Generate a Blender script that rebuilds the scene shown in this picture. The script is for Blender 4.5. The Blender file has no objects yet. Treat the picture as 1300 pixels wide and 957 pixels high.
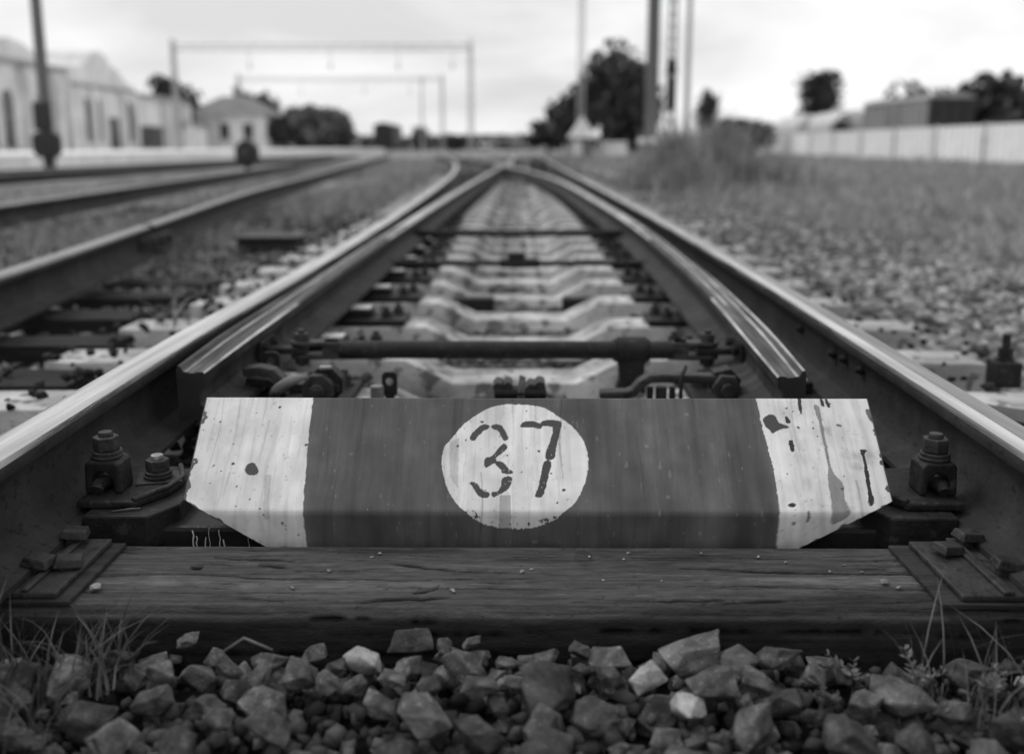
import bpy, bmesh, math, random
import numpy as np
from mathutils import Vector, Matrix
random.seed(7); RNG = np.random.default_rng(11)
R = math.radians
scene = bpy.context.scene
C = scene.collection

# ------------------------------------------------------------------ camera
cam = bpy.data.cameras.new('camera'); camo = bpy.data.objects.new('camera', cam); C.objects.link(camo)
cam.sensor_width = 36; cam.lens = 35; cam.clip_start = 0.05; cam.clip_end = 5000
CAMZ = 0.659
camo.location = (0, 0, CAMZ)
camo.rotation_euler = (R(90 - 11.08), 0, R(0.445))
cam.shift_y = -45 / 1300
cam.dof.use_dof = True; cam.dof.focus_distance = 1.70; cam.dof.aperture_fstop = 1.9; cam.dof.aperture_blades = 9
scene.camera = camo

# ------------------------------------------------------------------ world, sun, exposure
SUN_EL, SUN_AZ = 52, -60        # degrees; azimuth from +y towards +x
w = bpy.data.worlds.new('World'); scene.world = w; w.use_nodes = True
nt = w.node_tree; N = nt.nodes; L = nt.links; N.clear()
out = N.new('ShaderNodeOutputWorld'); bg = N.new('ShaderNodeBackground'); bg.inputs[1].default_value = 0.1
sky = N.new('ShaderNodeTexSky'); sky.sky_type = 'NISHITA'; sky.sun_disc = False
sky.sun_elevation = R(SUN_EL); sky.sun_rotation = R(SUN_AZ); sky.dust_density = 4; sky.air_density = 1.5
bw = N.new('ShaderNodeRGBToBW')
tc = N.new('ShaderNodeTexCoord'); mp = N.new('ShaderNodeMapping'); mp.inputs['Scale'].default_value = (1.0, 1.0, 3.2)
mp.inputs['Location'].default_value = (2.3, 0.4, 1.1)
nz = N.new('ShaderNodeTexNoise'); nz.inputs['Scale'].default_value = 2.6; nz.inputs['Detail'].default_value = 7; nz.inputs['Roughness'].default_value = 0.52
nz.inputs['Distortion'].default_value = 0.35
cr = N.new('ShaderNodeMapRange'); cr.inputs[1].default_value = 0.36; cr.inputs[2].default_value = 0.60
cr.inputs[3].default_value = 7.9; cr.inputs[4].default_value = 12.0
mx = N.new('ShaderNodeMix'); mx.data_type = 'FLOAT'; mx.inputs[0].default_value = 0.86
L.new(sky.outputs[0], bw.inputs[0]); L.new(tc.outputs['Generated'], mp.inputs[0]); L.new(mp.outputs[0], nz.inputs[0])
L.new(nz.outputs[0], cr.inputs[0]); L.new(bw.outputs[0], mx.inputs[2]); L.new(cr.outputs[0], mx.inputs[3])
L.new(mx.outputs[0], bg.inputs[0]); L.new(bg.outputs[0], out.inputs[0])
sl = bpy.data.lights.new('sun', 'SUN'); sl.energy = 1.2; sl.angle = R(18); sl.color = (1, 1, 1)
so = bpy.data.objects.new('sun', sl); C.objects.link(so)
sd = Vector((math.sin(R(SUN_AZ)) * math.cos(R(SUN_EL)), math.cos(R(SUN_AZ)) * math.cos(R(SUN_EL)), math.sin(R(SUN_EL))))
so.rotation_euler = sd.to_track_quat('Z', 'Y').to_euler()
scene.view_settings.view_transform = 'Standard'; scene.view_settings.look = 'None'
scene.view_settings.exposure = 0.0; scene.view_settings.gamma = 1.0; scene.view_settings.use_curve_mapping = False
scene.render.resolution_x = 1024; scene.render.resolution_y = 753

# ------------------------------------------------------------------ materials (all neutral: the photograph is black and white)
def gray(v): return (v, v, v, 1)
def material(name, lo, hi, rough=0.7, metal=0.0, scale=8, stretch=(1, 1, 1), detail=6, bump=0.0, bscale=None, spec=0.3,
             speck=None, attr=None, rand=0.0, rough2=None, streak=None):
    m = bpy.data.materials.new(name); m.use_nodes = True
    n = m.node_tree.nodes; l = m.node_tree.links; b = n['Principled BSDF']
    b.inputs['Roughness'].default_value = rough; b.inputs['Metallic'].default_value = metal
    b.inputs['Specular IOR Level'].default_value = spec
    t = n.new('ShaderNodeTexCoord'); mp = n.new('ShaderNodeMapping'); mp.inputs['Scale'].default_value = stretch
    l.new(t.outputs['Object'], mp.inputs[0])
    a = n.new('ShaderNodeTexNoise'); a.inputs['Scale'].default_value = scale; a.inputs['Detail'].default_value = detail
    a.inputs['Roughness'].default_value = 0.62
    l.new(mp.outputs[0], a.inputs[0])
    r = n.new('ShaderNodeMapRange'); r.inputs[1].default_value = 0.3; r.inputs[2].default_value = 0.7
    r.inputs[3].default_value = lo; r.inputs[4].default_value = hi
    l.new(a.outputs[0], r.inputs[0]); col = r.outputs[0]
    def mul(x, y):
        k = n.new('ShaderNodeMath'); k.operation = 'MULTIPLY'; l.new(x, k.inputs[0])
        if isinstance(y, float): k.inputs[1].default_value = y
        else: l.new(y, k.inputs[1])
        return k.outputs[0]
    def noise_range(sc, st, a0, a1, b0, b1, det=4):
        m2 = n.new('ShaderNodeMapping'); m2.inputs['Scale'].default_value = st; l.new(t.outputs['Object'], m2.inputs[0])
        q = n.new('ShaderNodeTexNoise'); q.inputs['Scale'].default_value = sc; q.inputs['Detail'].default_value = det
        l.new(m2.outputs[0], q.inputs[0])
        z = n.new('ShaderNodeMapRange'); z.inputs[1].default_value = a0; z.inputs[2].default_value = a1
        z.inputs[3].default_value = b0; z.inputs[4].default_value = b1; l.new(q.outputs[0], z.inputs[0]); return z.outputs[0]
    if speck: col = mul(col, noise_range(speck[0], (1, 1, 1), speck[1], speck[1] + 0.06, 1.0, speck[2], 3))
    if streak: col = mul(col, noise_range(streak[0], streak[1], 0.35, 0.65, streak[2], streak[3]))
    if rand:
        oi = n.new('ShaderNodeObjectInfo'); rr = n.new('ShaderNodeMapRange'); rr.inputs[3].default_value = 1 - rand; rr.inputs[4].default_value = 1 + rand
        l.new(oi.outputs['Random'], rr.inputs[0]); col = mul(col, rr.outputs[0])
    if attr:
        at = n.new('ShaderNodeAttribute'); at.attribute_name = attr; col = mul(col, at.outputs['Fac'])
    l.new(col, b.inputs['Base Color'])
    if rough2 is not None:
        rz = noise_range(rough2[0], rough2[1], 0.35, 0.65, rough2[2], rough2[3]); l.new(rz, b.inputs['Roughness'])
    if bump:
        q = n.new('ShaderNodeTexNoise'); q.inputs['Scale'].default_value = bscale or scale * 6; q.inputs['Detail'].default_value = 5
        l.new(mp.outputs[0], q.inputs[0]); bp = n.new('ShaderNodeBump'); bp.inputs['Strength'].default_value = bump; bp.inputs['Distance'].default_value = 0.004
        l.new(q.outputs[0], bp.inputs['Height']); l.new(bp.outputs[0], b.inputs['Normal'])
    return m
M = {}
M['rail_side'] = material('rusty_rail_side', 0.012, 0.036, 0.72, 0.0, 9, (1, 0.5, 1), bump=0.5, bscale=70, spec=0.2, speck=(60, 0.60, 0.5), streak=(9, (0.08, 1.6, 0.1), 0.82, 1.22))
M['rail_head'] = material('worn_rail_head', 0.42, 0.70, 0.3, 1.0, 22, (1.6, 0.05, 1.6), spec=0.5, rough2=(26, (1.5, 0.08, 1.5), 0.2, 0.42), bump=0.12, bscale=180, streak=(40, (1.2, 0.04, 1.2), 0.72, 1.1), detail=4)
M['rail_top'] = material('dull_rail_crown', 0.16, 0.30, 0.42, 0.75, 24, (1.6, 0.04, 1.6), spec=0.5, bump=0.12, bscale=160, streak=(45, (1.2, 0.04, 1.2), 0.6, 1.25), detail=4)
M['rail_dull'] = material('dull_rail_head', 0.16, 0.3, 0.45, 0.5, 20, (1.5, 0.08, 1.5), spec=0.5, bump=0.15, bscale=120)
M['blade_side'] = material('oiled_blade_side', 0.013, 0.036, 0.7, 0.0, 9, (1, 0.4, 1), bump=0.3, bscale=60, spec=0.2, streak=(9, (0.1, 2.2, 0.3), 0.6, 1.6))
M['blade_top'] = material('machined_blade_top', 0.014, 0.10, 0.6, 0.0, 26, (1.6, 0.16, 1.6), spec=0.2, bump=0.15, bscale=150, streak=(60, (1.5, 0.03, 1.5), 0.4, 1.8))
M['blade_bright'] = material('polished_blade_edge', 0.45, 0.75, 0.28, 0.95, 30, (1.6, 0.05, 1.6), spec=0.5, bump=0.08, bscale=150, streak=(6, (1.2, 1.1, 1.2), 0.35, 1.15))
M['iron'] = material('dark_greasy_iron', 0.006, 0.020, 0.6, 0.0, 26, bump=0.5, bscale=110, spec=0.25, speck=(45, 0.6, 2.2))
M['iron2'] = material('weathered_iron', 0.014, 0.044, 0.58, 0.0, 30, bump=0.5, bscale=130, spec=0.3, speck=(45, 0.58, 0.45))
M['iron_wet'] = material('oily_iron', 0.006, 0.016, 0.5, 0.0, 20, bump=0.4, bscale=90, spec=0.25)
M['iron_edge'] = material('rubbed_bright_iron', 0.18, 0.34, 0.35, 0.5, 30, bump=0.2)
M['slide'] = material('polished_slide_table', 0.6, 0.85, 0.3, 0.8, 40, (1, .2, 1), bump=0.1)
M['concrete'] = material('stained_concrete', 0.38, 0.70, 0.9, 0, 9, bump=0.7, bscale=80, spec=0.12, speck=(16, 0.56, 0.35), rand=0.1, streak=(4, (1, 1, 1), 0.5, 1.15))
M['concrete_pale'] = material('pale_concrete', 0.74, 0.88, 0.9, 0, 3, detail=3, spec=0.12, rand=0.07, streak=(2.5, (2, 2, .2), 0.82, 1.05))
M['wood'] = material('weathered_timber', 0.040, 0.075, 0.8, 0, 16, (2.0, 9, 9), detail=8, bump=0.9, bscale=60, spec=0.18, attr='wood_tone', speck=(90, 0.66, 0.5))
M['old_wood'] = material('black_tarred_sleeper', 0.010, 0.04, 0.85, 0, 6, (0.8, 9, 9), detail=7, bump=0.8, bscale=30, spec=0.2, rand=0.2)
M['stone'] = material('grey_crushed_stone', 0.034, 0.105, 0.78, 0, 1.6, bump=0.5, bscale=9, spec=0.22, rand=0.45, speck=(7, 0.62, 2.0), streak=(1.3, (1, 1, 3), 0.6, 1.45))
M['stone_pale'] = material('pale_crushed_stone', 0.14, 0.34, 0.8, 0, 1.8, bump=0.5, bscale=9, spec=0.2, rand=0.3, speck=(5, 0.6, 0.6))
M['gravel'] = material('ballast_gravel', 0.13, 0.33, 0.9, 0, 9, detail=2, spec=0.12, attr='tone')
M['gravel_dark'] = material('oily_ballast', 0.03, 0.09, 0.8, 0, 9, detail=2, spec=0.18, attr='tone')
M['ground'] = material('stony_dirt', 0.13, 0.34, 0.95, 0, 3, detail=7, bump=0.6, bscale=30, spec=0.08, streak=(0.35, (1, 1, 1), 0.7, 1.25))
M['bed'] = material('ballast_bed', 0.012, 0.04, 0.95, 0, 14, detail=8, bump=1.0, bscale=40, spec=0.1)  # colour darkened so the gaps between stones read as shade
M['grass'] = material('dry_grass', 0.18, 0.38, 0.8, 0, 4, detail=1, spec=0.12, attr='tone')
M['grass_dark'] = material('green_grass', 0.05, 0.12, 0.7, 0, 30, detail=1, spec=0.2, attr='tone')
M['weed'] = material('weed_leaf', 0.07, 0.19, 0.6, 0, 60, spec=0.3)
M['leaf'] = material('tree_foliage', 0.035, 0.085, 0.8, 0, 1.2, detail=1, spec=0.2, attr='tone')
M['leaf_pale'] = material('pale_foliage', 0.09, 0.17, 0.8, 0, 1.2, detail=1, spec=0.2, attr='tone')
M['bark'] = material('bark', 0.03, 0.07, 0.9, 0, 6, (1, 1, .2), spec=0.1)
M['plaster'] = material('pale_plaster', 0.60, 0.80, 0.9, 0, 0.6, detail=3, spec=0.1, streak=(0.8, (1.5, 1.5, .3), 0.8, 1.05))
M['plaster_grey'] = material('grey_plaster', 0.26, 0.36, 0.9, 0, 0.6, spec=0.1)
M['roof'] = material('sheet_roof', 0.11, 0.2, 0.6, 0, 1, spec=0.3)
M['glass'] = material('dark_window', 0.03, 0.05, 0.15, 0, 1, spec=0.5)
M['dark_paint'] = material('dark_paint', 0.02, 0.04, 0.6, 0, 3, spec=0.3)
M['pole'] = material('weathered_pole', 0.11, 0.18, 0.8, 0, 2, (1, 1, .1), spec=0.2)
M['mast'] = material('hazed_galvanised_mast', 0.34, 0.46, 0.6, 0.1, 2, spec=0.3)  # steel colour lightened to stand in for distance haze
M['tank'] = material('pale_tank_paint', 0.5, 0.66, 0.5, 0, 1, spec=0.3, streak=(1, (1.5, 1.5, .3), 0.75, 1.05))
M['wagon'] = material('grey_wagon_paint', 0.22, 0.32, 0.7, 0, 0.8, spec=0.2, streak=(1, (2, 2, .2), 0.75, 1.1))
M['white_drip'] = material('white_paint_drip', 0.35, 0.6, 0.7, 0, 40, spec=0.2)
# painted plate: colour from the paint layers stored on the sheet
m = bpy.data.materials.new('painted_sheet_steel'); m.use_nodes = True; M['plate'] = m
n = m.node_tree.nodes; l = m.node_tree.links; b = n['Principled BSDF']
at = n.new('ShaderNodeAttribute'); at.attribute_name = 'paint'; l.new(at.outputs['Fac'], b.inputs['Base Color'])
at2 = n.new('ShaderNodeAttribute'); at2.attribute_name = 'gloss'; l.new(at2.outputs['Fac'], b.inputs['Roughness'])
b.inputs['Specular IOR Level'].default_value = 0.35
t = n.new('ShaderNodeTexCoord'); q = n.new('ShaderNodeTexNoise'); q.inputs['Scale'].default_value = 70; q.inputs['Detail'].default_value = 6
l.new(t.outputs['Object'], q.inputs[0]); bp = n.new('ShaderNodeBump'); bp.inputs['Strength'].default_value = 0.12; bp.inputs['Distance'].default_value = 0.002
l.new(q.outputs[0], bp.inputs['Height']); l.new(bp.outputs[0], b.inputs['Normal'])

# ------------------------------------------------------------------ helpers
WL = {}
def thing(name, label, cat, loc=(0, 0, 0), group=None):
    o = bpy.data.objects.new(name, None); C.objects.link(o); o.location = loc
    o.empty_display_size = 0.1
    o['label'] = label; o['category'] = cat
    if group: o['group'] = group
    WL[o.name] = Vector(loc); return o
def tag(o, label, cat, group=None):
    o['label'] = label; o['category'] = cat
    if group: o['group'] = group
    return o
def copy_tree(o, parent=None):
    c = o.copy(); C.objects.link(c); c.parent = parent
    for ch in o.children: copy_tree(ch, c)
    return c
def finish(name, me, mats, parent=None, smooth=False, bevel=0, kind=None, loc=None):
    for mt in (mats if isinstance(mats, (list, tuple)) else [mats]): me.materials.append(M[mt] if isinstance(mt, str) else mt)
    o = bpy.data.objects.new(name, me); C.objects.link(o)
    if loc is not None: o.location = loc
    if parent is not None:
        o.parent = parent; WL[o.name] = WL[parent.name]
    else: WL[o.name] = Vector(loc) if loc is not None else Vector((0, 0, 0))
    if smooth: me.shade_smooth()
    if bevel:
        md = o.modifiers.new('bevel', 'BEVEL'); md.width = bevel; md.segments = 2; md.limit_method = 'ANGLE'; md.angle_limit = R(40)
        md.harden_normals = False
    if kind: o['kind'] = kind
    return o
class MB:
    def __init__(s): s.v = []; s.f = []; s.m = []
    def add(s, vs, fs, mat=0):
        k = len(s.v); s.v += [tuple(p) for p in vs]; s.f += [tuple(i + k for i in f) for f in fs]; s.m += [mat] * len(fs); return s
    def box(s, x0, x1, y0, y1, z0, z1, mat=0, rot=None, taper=None):
        vs = [Vector((x, y, z)) for z in (z0, z1) for y in (y0, y1) for x in (x0, x1)]
        if taper:
            cx, cy = (x0 + x1) / 2, (y0 + y1) / 2
            for p in vs[4:]: p.x = cx + (p.x - cx) * taper[0]; p.y = cy + (p.y - cy) * taper[1]
        if rot:
            c, mt = rot; vs = [mt @ (p - Vector(c)) + Vector(c) for p in vs]
        return s.add(vs, [(0, 2, 3, 1), (4, 5, 7, 6), (0, 1, 5, 4), (2, 6, 7, 3), (0, 4, 6, 2), (1, 3, 7, 5)], mat)
    def cyl(s, p0, p1, r0, r1=None, n=16, mat=0, ph=0, cap=True):
        r1 = r0 if r1 is None else r1; p0 = Vector(p0); p1 = Vector(p1); d = (p1 - p0).normalized()
        a = d.orthogonal().normalized() if abs(d.z) < .99 else Vector((1, 0, 0)); bb = d.cross(a)
        vs = []
        for p, r in ((p0, r0), (p1, r1)):
            for i in range(n):
                t = 2 * math.pi * i / n + ph; vs.append(p + a * (r * math.cos(t)) + bb * (r * math.sin(t)))
        fs = [(i, (i + 1) % n, n + (i + 1) % n, n + i) for i in range(n)]
        if cap: fs += [tuple(range(n - 1, -1, -1)), tuple(range(n, 2 * n))]
        return s.add(vs, fs, mat)
    def tube(s, pts, r, n=10, mat=0, cap=True):
        pts = [Vector(p) for p in pts]; rs = r if isinstance(r, (list, tuple)) else [r] * len(pts)
        vs = []; a = None
        for i, p in enumerate(pts):
            d = (pts[min(i + 1, len(pts) - 1)] - pts[max(i - 1, 0)]).normalized()
            if a is None: a = d.orthogonal().normalized()
            a = (a - d * a.dot(d)).normalized(); bb = d.cross(a)
            for k in range(n):
                t = 2 * math.pi * k / n; vs.append(p + (a * math.cos(t) + bb * math.sin(t)) * rs[i])
        fs = [(i * n + k, i * n + (k + 1) % n, (i + 1) * n + (k + 1) % n, (i + 1) * n + k) for i in range(len(pts) - 1) for k in range(n)]
        if cap: fs += [tuple(range(n - 1, -1, -1)), tuple(range((len(pts) - 1) * n, len(pts) * n))]
        return s.add(vs, fs, mat)
    def prism(s, poly, axis, a0, a1, mat=0):
        """2-D outline extruded along an axis: 'x' -> (y,z) outline, 'y' -> (x,z), 'z' -> (x,y)"""
        def P(q, h): return {'x': (h, q[0], q[1]), 'y': (q[0], h, q[1]), 'z': (q[0], q[1], h)}[axis]
        n = len(poly); vs = [P(q, a0) for q in poly] + [P(q, a1) for q in poly]
        fs = [(i, (i + 1) % n, n + (i + 1) % n, n + i) for i in range(n)] + [tuple(range(n - 1, -1, -1)), tuple(range(n, 2 * n))]
        return s.add(vs, fs, mat)
    def build(s, name, mats, parent=None, smooth=False, bevel=0, kind=None, recalc=True, loc=None):
        me = bpy.data.meshes.new(name); o3 = WL[parent.name] if parent is not None else (Vector(loc) if loc is not None else Vector((0, 0, 0)))
        me.from_pydata([(p[0] - o3.x, p[1] - o3.y, p[2] - o3.z) for p in s.v], [], s.f)
        me.polygons.foreach_set('material_index', s.m)
        if recalc:
            bm = bmesh.new(); bm.from_mesh(me); bmesh.ops.recalc_face_normals(bm, faces=bm.faces); bm.to_mesh(me); bm.free()
        me.update()
        return finish(name, me, mats, parent, smooth, bevel, kind, loc)
def rounded(o, ang=35):
    o.data.shade_smooth()
    for e in o.data.edges: pass
    try: o.data.set_sharp_from_angle(angle=R(ang))
    except Exception: pass
    return o
def np_mesh(name, verts, faces, attrs=None):
    """verts (n,3); faces (m,k) equal-sized"""
    me = bpy.data.meshes.new(name); nv = len(verts); nf, k = faces.shape
    me.vertices.add(nv); me.vertices.foreach_set('co', np.asarray(verts, np.float32).ravel())
    me.loops.add(nf * k); me.loops.foreach_set('vertex_index', faces.astype(np.int32).ravel())
    me.polygons.add(nf); me.polygons.foreach_set('loop_start', np.arange(0, nf * k, k, dtype=np.int32))
    me.polygons.foreach_set('loop_total', np.full(nf, k, np.int32))
    for nm, a in (attrs or {}).items():
        at = me.attributes.new(nm, 'FLOAT', 'POINT'); at.data.foreach_set('value', np.asarray(a, np.float32))
    me.update(calc_edges=True); me.validate(); return me
def vnoise(x, y, seed=0):
    def h(i, j):
        v = np.sin(i * 127.1 + j * 311.7 + seed * 74.7) * 43758.5453; return v - np.floor(v)
    i = np.floor(x); j = np.floor(y); fx = x - i; fy = y - j; fx = fx * fx * (3 - 2 * fx); fy = fy * fy * (3 - 2 * fy)
    return (h(i, j) * (1 - fx) + h(i + 1, j) * fx) * (1 - fy) + (h(i, j + 1) * (1 - fx) + h(i + 1, j + 1) * fx) * fy
def fbm(x, y, seed=0, o=4):
    s = 0; a = .5; t = 0
    for k in range(o): s = s + a * vnoise(x * 2 ** k, y * 2 ** k, seed + k * 3); t += a; a *= .5
    return s / t
def spline(pts, step=0.3):
    """smooth x(y) through (x, y) stations"""
    P = np.array(pts, float); y = P[:, 1]; x = P[:, 0]
    d = np.gradient(x, y); ys = np.arange(y[0], y[-1] + 1e-6, step); o = []
    for t in ys:
        i = min(max(np.searchsorted(y, t) - 1, 0), len(y) - 2); h = y[i + 1] - y[i]; s = (t - y[i]) / h
        o.append((x[i] * (2 * s**3 - 3 * s**2 + 1) + d[i] * h * (s**3 - 2 * s**2 + s) + x[i + 1] * (-2 * s**3 + 3 * s**2) + d[i + 1] * h * (s**3 - s**2), t))
    return o
def xat(path, y): return float(np.interp(y, [p[1] for p in path], [p[0] for p in path]))

# ------------------------------------------------------------------ setting: ground, ballast bed
gx = np.concatenate([[-2500, -600, -150], np.linspace(-60, 60, 41), [150, 600, 2500]])
gy = np.concatenate([[-40, -10], np.linspace(-2, 120, 82), [300, 900, 3000]])
X, Y = np.meshgrid(gx, gy); Z = -0.17 + 0.05 * (fbm(X * .5, Y * .5, 3) - .5) * (np.abs(X) < 70)
nx = len(gx); idx = np.arange(len(gy) * nx).reshape(len(gy), nx)
F4 = np.stack([idx[:-1, :-1], idx[:-1, 1:], idx[1:, 1:], idx[1:, :-1]], -1).reshape(-1, 4)
ground = finish('ground', np_mesh('ground', np.stack([X, Y, Z], -1).reshape(-1, 3), F4), 'ground', kind='structure', smooth=True)
gx = np.linspace(-3.6, 3.0, 67); gy = np.concatenate([np.linspace(0.2, 12, 119), np.linspace(12.5, 60, 60)])
X, Y = np.meshgrid(gx, gy)
edge = np.clip((3.0 - np.abs(X + .3)) / 1.2, 0, 1)
Z = -0.19 + 0.065 * edge + 0.035 * (fbm(X * 6, Y * 6, 5) - .5)
Z = np.where(Y < 1.335, Z + 0.005, Z)
nx = len(gx); idx = np.arange(len(gy) * nx).reshape(len(gy), nx)
F4 = np.stack([idx[:-1, :-1], idx[:-1, 1:], idx[1:, 1:], idx[1:, :-1]], -1).reshape(-1, 4)
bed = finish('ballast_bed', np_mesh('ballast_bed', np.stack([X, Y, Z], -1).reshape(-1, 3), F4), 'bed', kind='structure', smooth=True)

# ------------------------------------------------------------------ stones
def hull_stone(n, seed, flat=0.7, sub=False):
    r = random.Random(seed); bm = bmesh.new()
    ax = (r.uniform(.8, 1.25), r.uniform(.7, 1.05), flat * r.uniform(.75, 1.1))
    for i in range(n):
        z = 1 - 2 * (i + .5) / n; t = i * 2.39996 + r.uniform(-.5, .5); q = math.sqrt(1 - z * z); k = r.uniform(.70, 1.18)
        bm.verts.new((q * math.cos(t) * ax[0] * k, q * math.sin(t) * ax[1] * k, z * ax[2] * k))
    g = bmesh.ops.convex_hull(bm, input=bm.verts)
    bmesh.ops.delete(bm, geom=[v for v in bm.verts if not v.link_faces], context='VERTS')
    if sub:
        bmesh.ops.dissolve_limit(bm, angle_limit=R(14), verts=bm.verts, edges=bm.edges)
        bmesh.ops.bevel(bm, geom=list(bm.edges), offset=0.035, segments=1, profile=0.5, affect='EDGES', clamp_overlap=True)
        bmesh.ops.triangulate(bm, faces=bm.faces)
        bmesh.ops.subdivide_edges(bm, edges=[e for e in bm.edges if e.calc_length() > .35], cuts=2, use_grid_fill=True)
        from mathutils import noise as mn
        for v in bm.verts:
            p = v.co * 1.7 + Vector((seed * 3.1, 0, 0)); v.co += v.co.normalized() * (.07 * mn.noise(p) + .05 * mn.noise(p * 2.9))
    bmesh.ops.triangulate(bm, faces=bm.faces); bmesh.ops.recalc_face_normals(bm, faces=bm.faces)
    return bm
stone_meshes = []
for k in range(12):
    bm = hull_stone(9 + k % 5, 40 + k, 0.74, True); me = bpy.data.meshes.new('stone'); bm.to_mesh(me); bm.free(); me.shade_smooth()
    try: me.set_sharp_from_angle(angle=R(24))
    except Exception: pass
    me.materials.append(M['stone_pale'] if k in (3, 7) else M['stone']); stone_meshes.append(me)
DARKM = [i for i in range(12) if i not in (3, 7)]
def stone_part(x, y, z, r, k=None, sc=None):
    k = random.choice(DARKM) if k is None else k
    o = bpy.data.objects.new('stone', stone_meshes[k]); C.objects.link(o); o.parent = bed; o.location = (x, y, z)
    o.rotation_euler = (random.uniform(-.5, .5), random.uniform(-.5, .5), random.uniform(0, 6.28))
    s = sc or (1, 1, 1); o.scale = (r * s[0], r * s[1], r * s[2]); return o
STONES = [(-0.152, 1.3, -0.017, 0.035), (-0.214, 1.253, -0.022, 0.043), (-0.081, 1.238, -0.022, 0.039), (-0.017, 1.238, -0.022, 0.022), (0.033, 1.249, -0.021, 0.034), (0.12, 1.262, -0.02, 0.043), (0.037, 1.192, -0.024, 0.06), (0.121, 1.215, -0.023, 0.026), (0.174, 1.215, -0.023, 0.035), (0.241, 1.272, -0.019, 0.05), (0.294, 1.244, -0.021, 0.04), (0.352, 1.262, -0.019, 0.036), (-0.293, 1.219, -0.024, 0.035), (-0.466, 1.295, -0.019, 0.023), (-0.39, 1.225, -0.025, 0.027), (-0.477, 1.215, -0.025, 0.033), (-0.598, 1.215, -0.026, 0.05), (-0.55, 1.253, -0.023, 0.032), (-0.343, 1.249, -0.023, 0.029), (-0.247, 1.23, -0.024, 0.027), (-0.165, 1.206, -0.024, 0.026), (-0.117, 1.192, -0.024, 0.028), (-0.05, 1.192, -0.024, 0.033), (0.08, 1.225, -0.023, 0.022), (0.254, 1.2, -0.023, 0.044), (0.312, 1.204, -0.022, 0.028), (-0.252, 1.192, -0.025, 0.024), (0.393, 1.215, -0.022, 0.024), (-0.661, 1.215, -0.026, 0.04), (-0.103, 1.282, -0.019, 0.021), (-0.009, 1.192, -0.024, 0.024), (-0.065, 1.287, -0.018, 0.018), (0.083, 1.276, -0.019, 0.023), (-0.215, 1.192, -0.025, 0.024), (-0.341, 1.2, -0.025, 0.026)]
nparts = 0
for i, (x, y, z, r) in enumerate(STONES):
    pale = i in (1, 8)
    stone_part(x, y, z - r * .25, r * .92, (3 if i == 1 else 7) if pale else None, (1.05, .95, .9)); nparts += 1
def free_spots(n_, zz, rlo, rhi, mind, y0, y1):
    global nparts
    got = []; tries = 0
    while len(got) < n_ and tries < 9000:
        tries += 1; x = random.uniform(-.80, .80); y = random.uniform(y0, y1); r = random.uniform(rlo, rhi)
        if abs(x) > .56 * y + .12: continue
        if all((x - a) ** 2 + (y - b_) ** 2 > (mind * (r + c)) ** 2 for a, b_, c in got):
            got.append((x, y, r)); stone_part(x, y, zz + random.uniform(-.012, .012) - r * .3, r, random.choice([3, 7]) if random.random() < .06 else None); nparts += 1
free_spots(64, -.040, .026, .050, .72, .92, 1.19)
free_spots(85, -.078, .024, .046, .72, .92, 1.318)
free_spots(40, -.050, .020, .036, .70, 1.225, 1.312)
free_spots(30, -.045, .010, .018, .9, 1.0, 1.30)
# loose stones in the near gravel on the right and beside the left rail
for k in range(70):
    if k < 50:
        y = random.uniform(2.4, 5.2); x = random.uniform(1.42, .53 * y + .15)
    else:
        y = random.uniform(2.3, 4.5); x = random.uniform(-.5 * y - .1, -1.0)
    stone_part(x, y, -.115, random.uniform(.03, .055), random.choice([3, 3, 7, 1, 5, 9])); nparts += 1
# all the rest of the ballast as one mass
def stone_mass(name, P3, r, tone, mat, parent, seed):
    base = []
    for k in range(6):
        bm = hull_stone(9, seed + k, .75); base.append((np.array([v.co[:] for v in bm.verts]), np.array([[v.index for v in f.verts] for f in bm.faces]))); bm.free()
    V = []; Fc = []; T = []; off = 0; n = len(P3)
    pick = RNG.integers(0, 6, n); a = RNG.uniform(0, 6.28, n); tl = RNG.uniform(-.6, .6, n)
    for k in range(6):
        s = pick == k; c = s.sum()
        if not c: continue
        bv, bf = base[k]; ca, sa = np.cos(a[s])[:, None], np.sin(a[s])[:, None]; ct, st = np.cos(tl[s])[:, None], np.sin(tl[s])[:, None]
        x, y, z = bv[:, 0][None], bv[:, 1][None], bv[:, 2][None]
        y2 = y * ct - z * st; z2 = y * st + z * ct; x3 = x * ca - y2 * sa; y3 = x * sa + y2 * ca
        v = np.stack([x3, y3, z2], -1) * r[s][:, None, None] + P3[s][:, None, :]
        m = len(bv); V.append(v.reshape(-1, 3)); Fc.append((bf[None] + (np.arange(c) * m)[:, None, None]).reshape(-1, 3) + off); off += c * m
        T.append(np.repeat(tone[s], m))
    me = np_mesh(name, np.concatenate(V), np.concatenate(Fc), {'tone': np.concatenate(T)})
    return finish(name, me, mat, parent, kind='stuff')
pts = []
def scatter(x0, x1, y0, y1, dens, z0, rlo, rhi):
    n = int((x1 - x0) * (y1 - y0) * dens); x = RNG.uniform(x0, x1, n); y = RNG.uniform(y0, y1, n)
    z = z0 + RNG.uniform(-.015, .015, n); return np.stack([x, y, z], 1), RNG.uniform(rlo, rhi, n)
A = [scatter(1.36, 4.2, 1.5, 7, 640, -.125, .014, .052), scatter(1.3, 4.6, 7, 14, 330, -.135, .018, .05), scatter(1.3, 4.6, 14, 26, 90, -.14, .03, .055),
     scatter(-2.4, -.95, 1.2, 9, 620, -.10, .016, .04), scatter(-9, -2.4, 3, 12, 90, -.15, .02, .045)]
P3 = np.concatenate([a[0] for a in A]); r = np.concatenate([a[1] for a in A])
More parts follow.
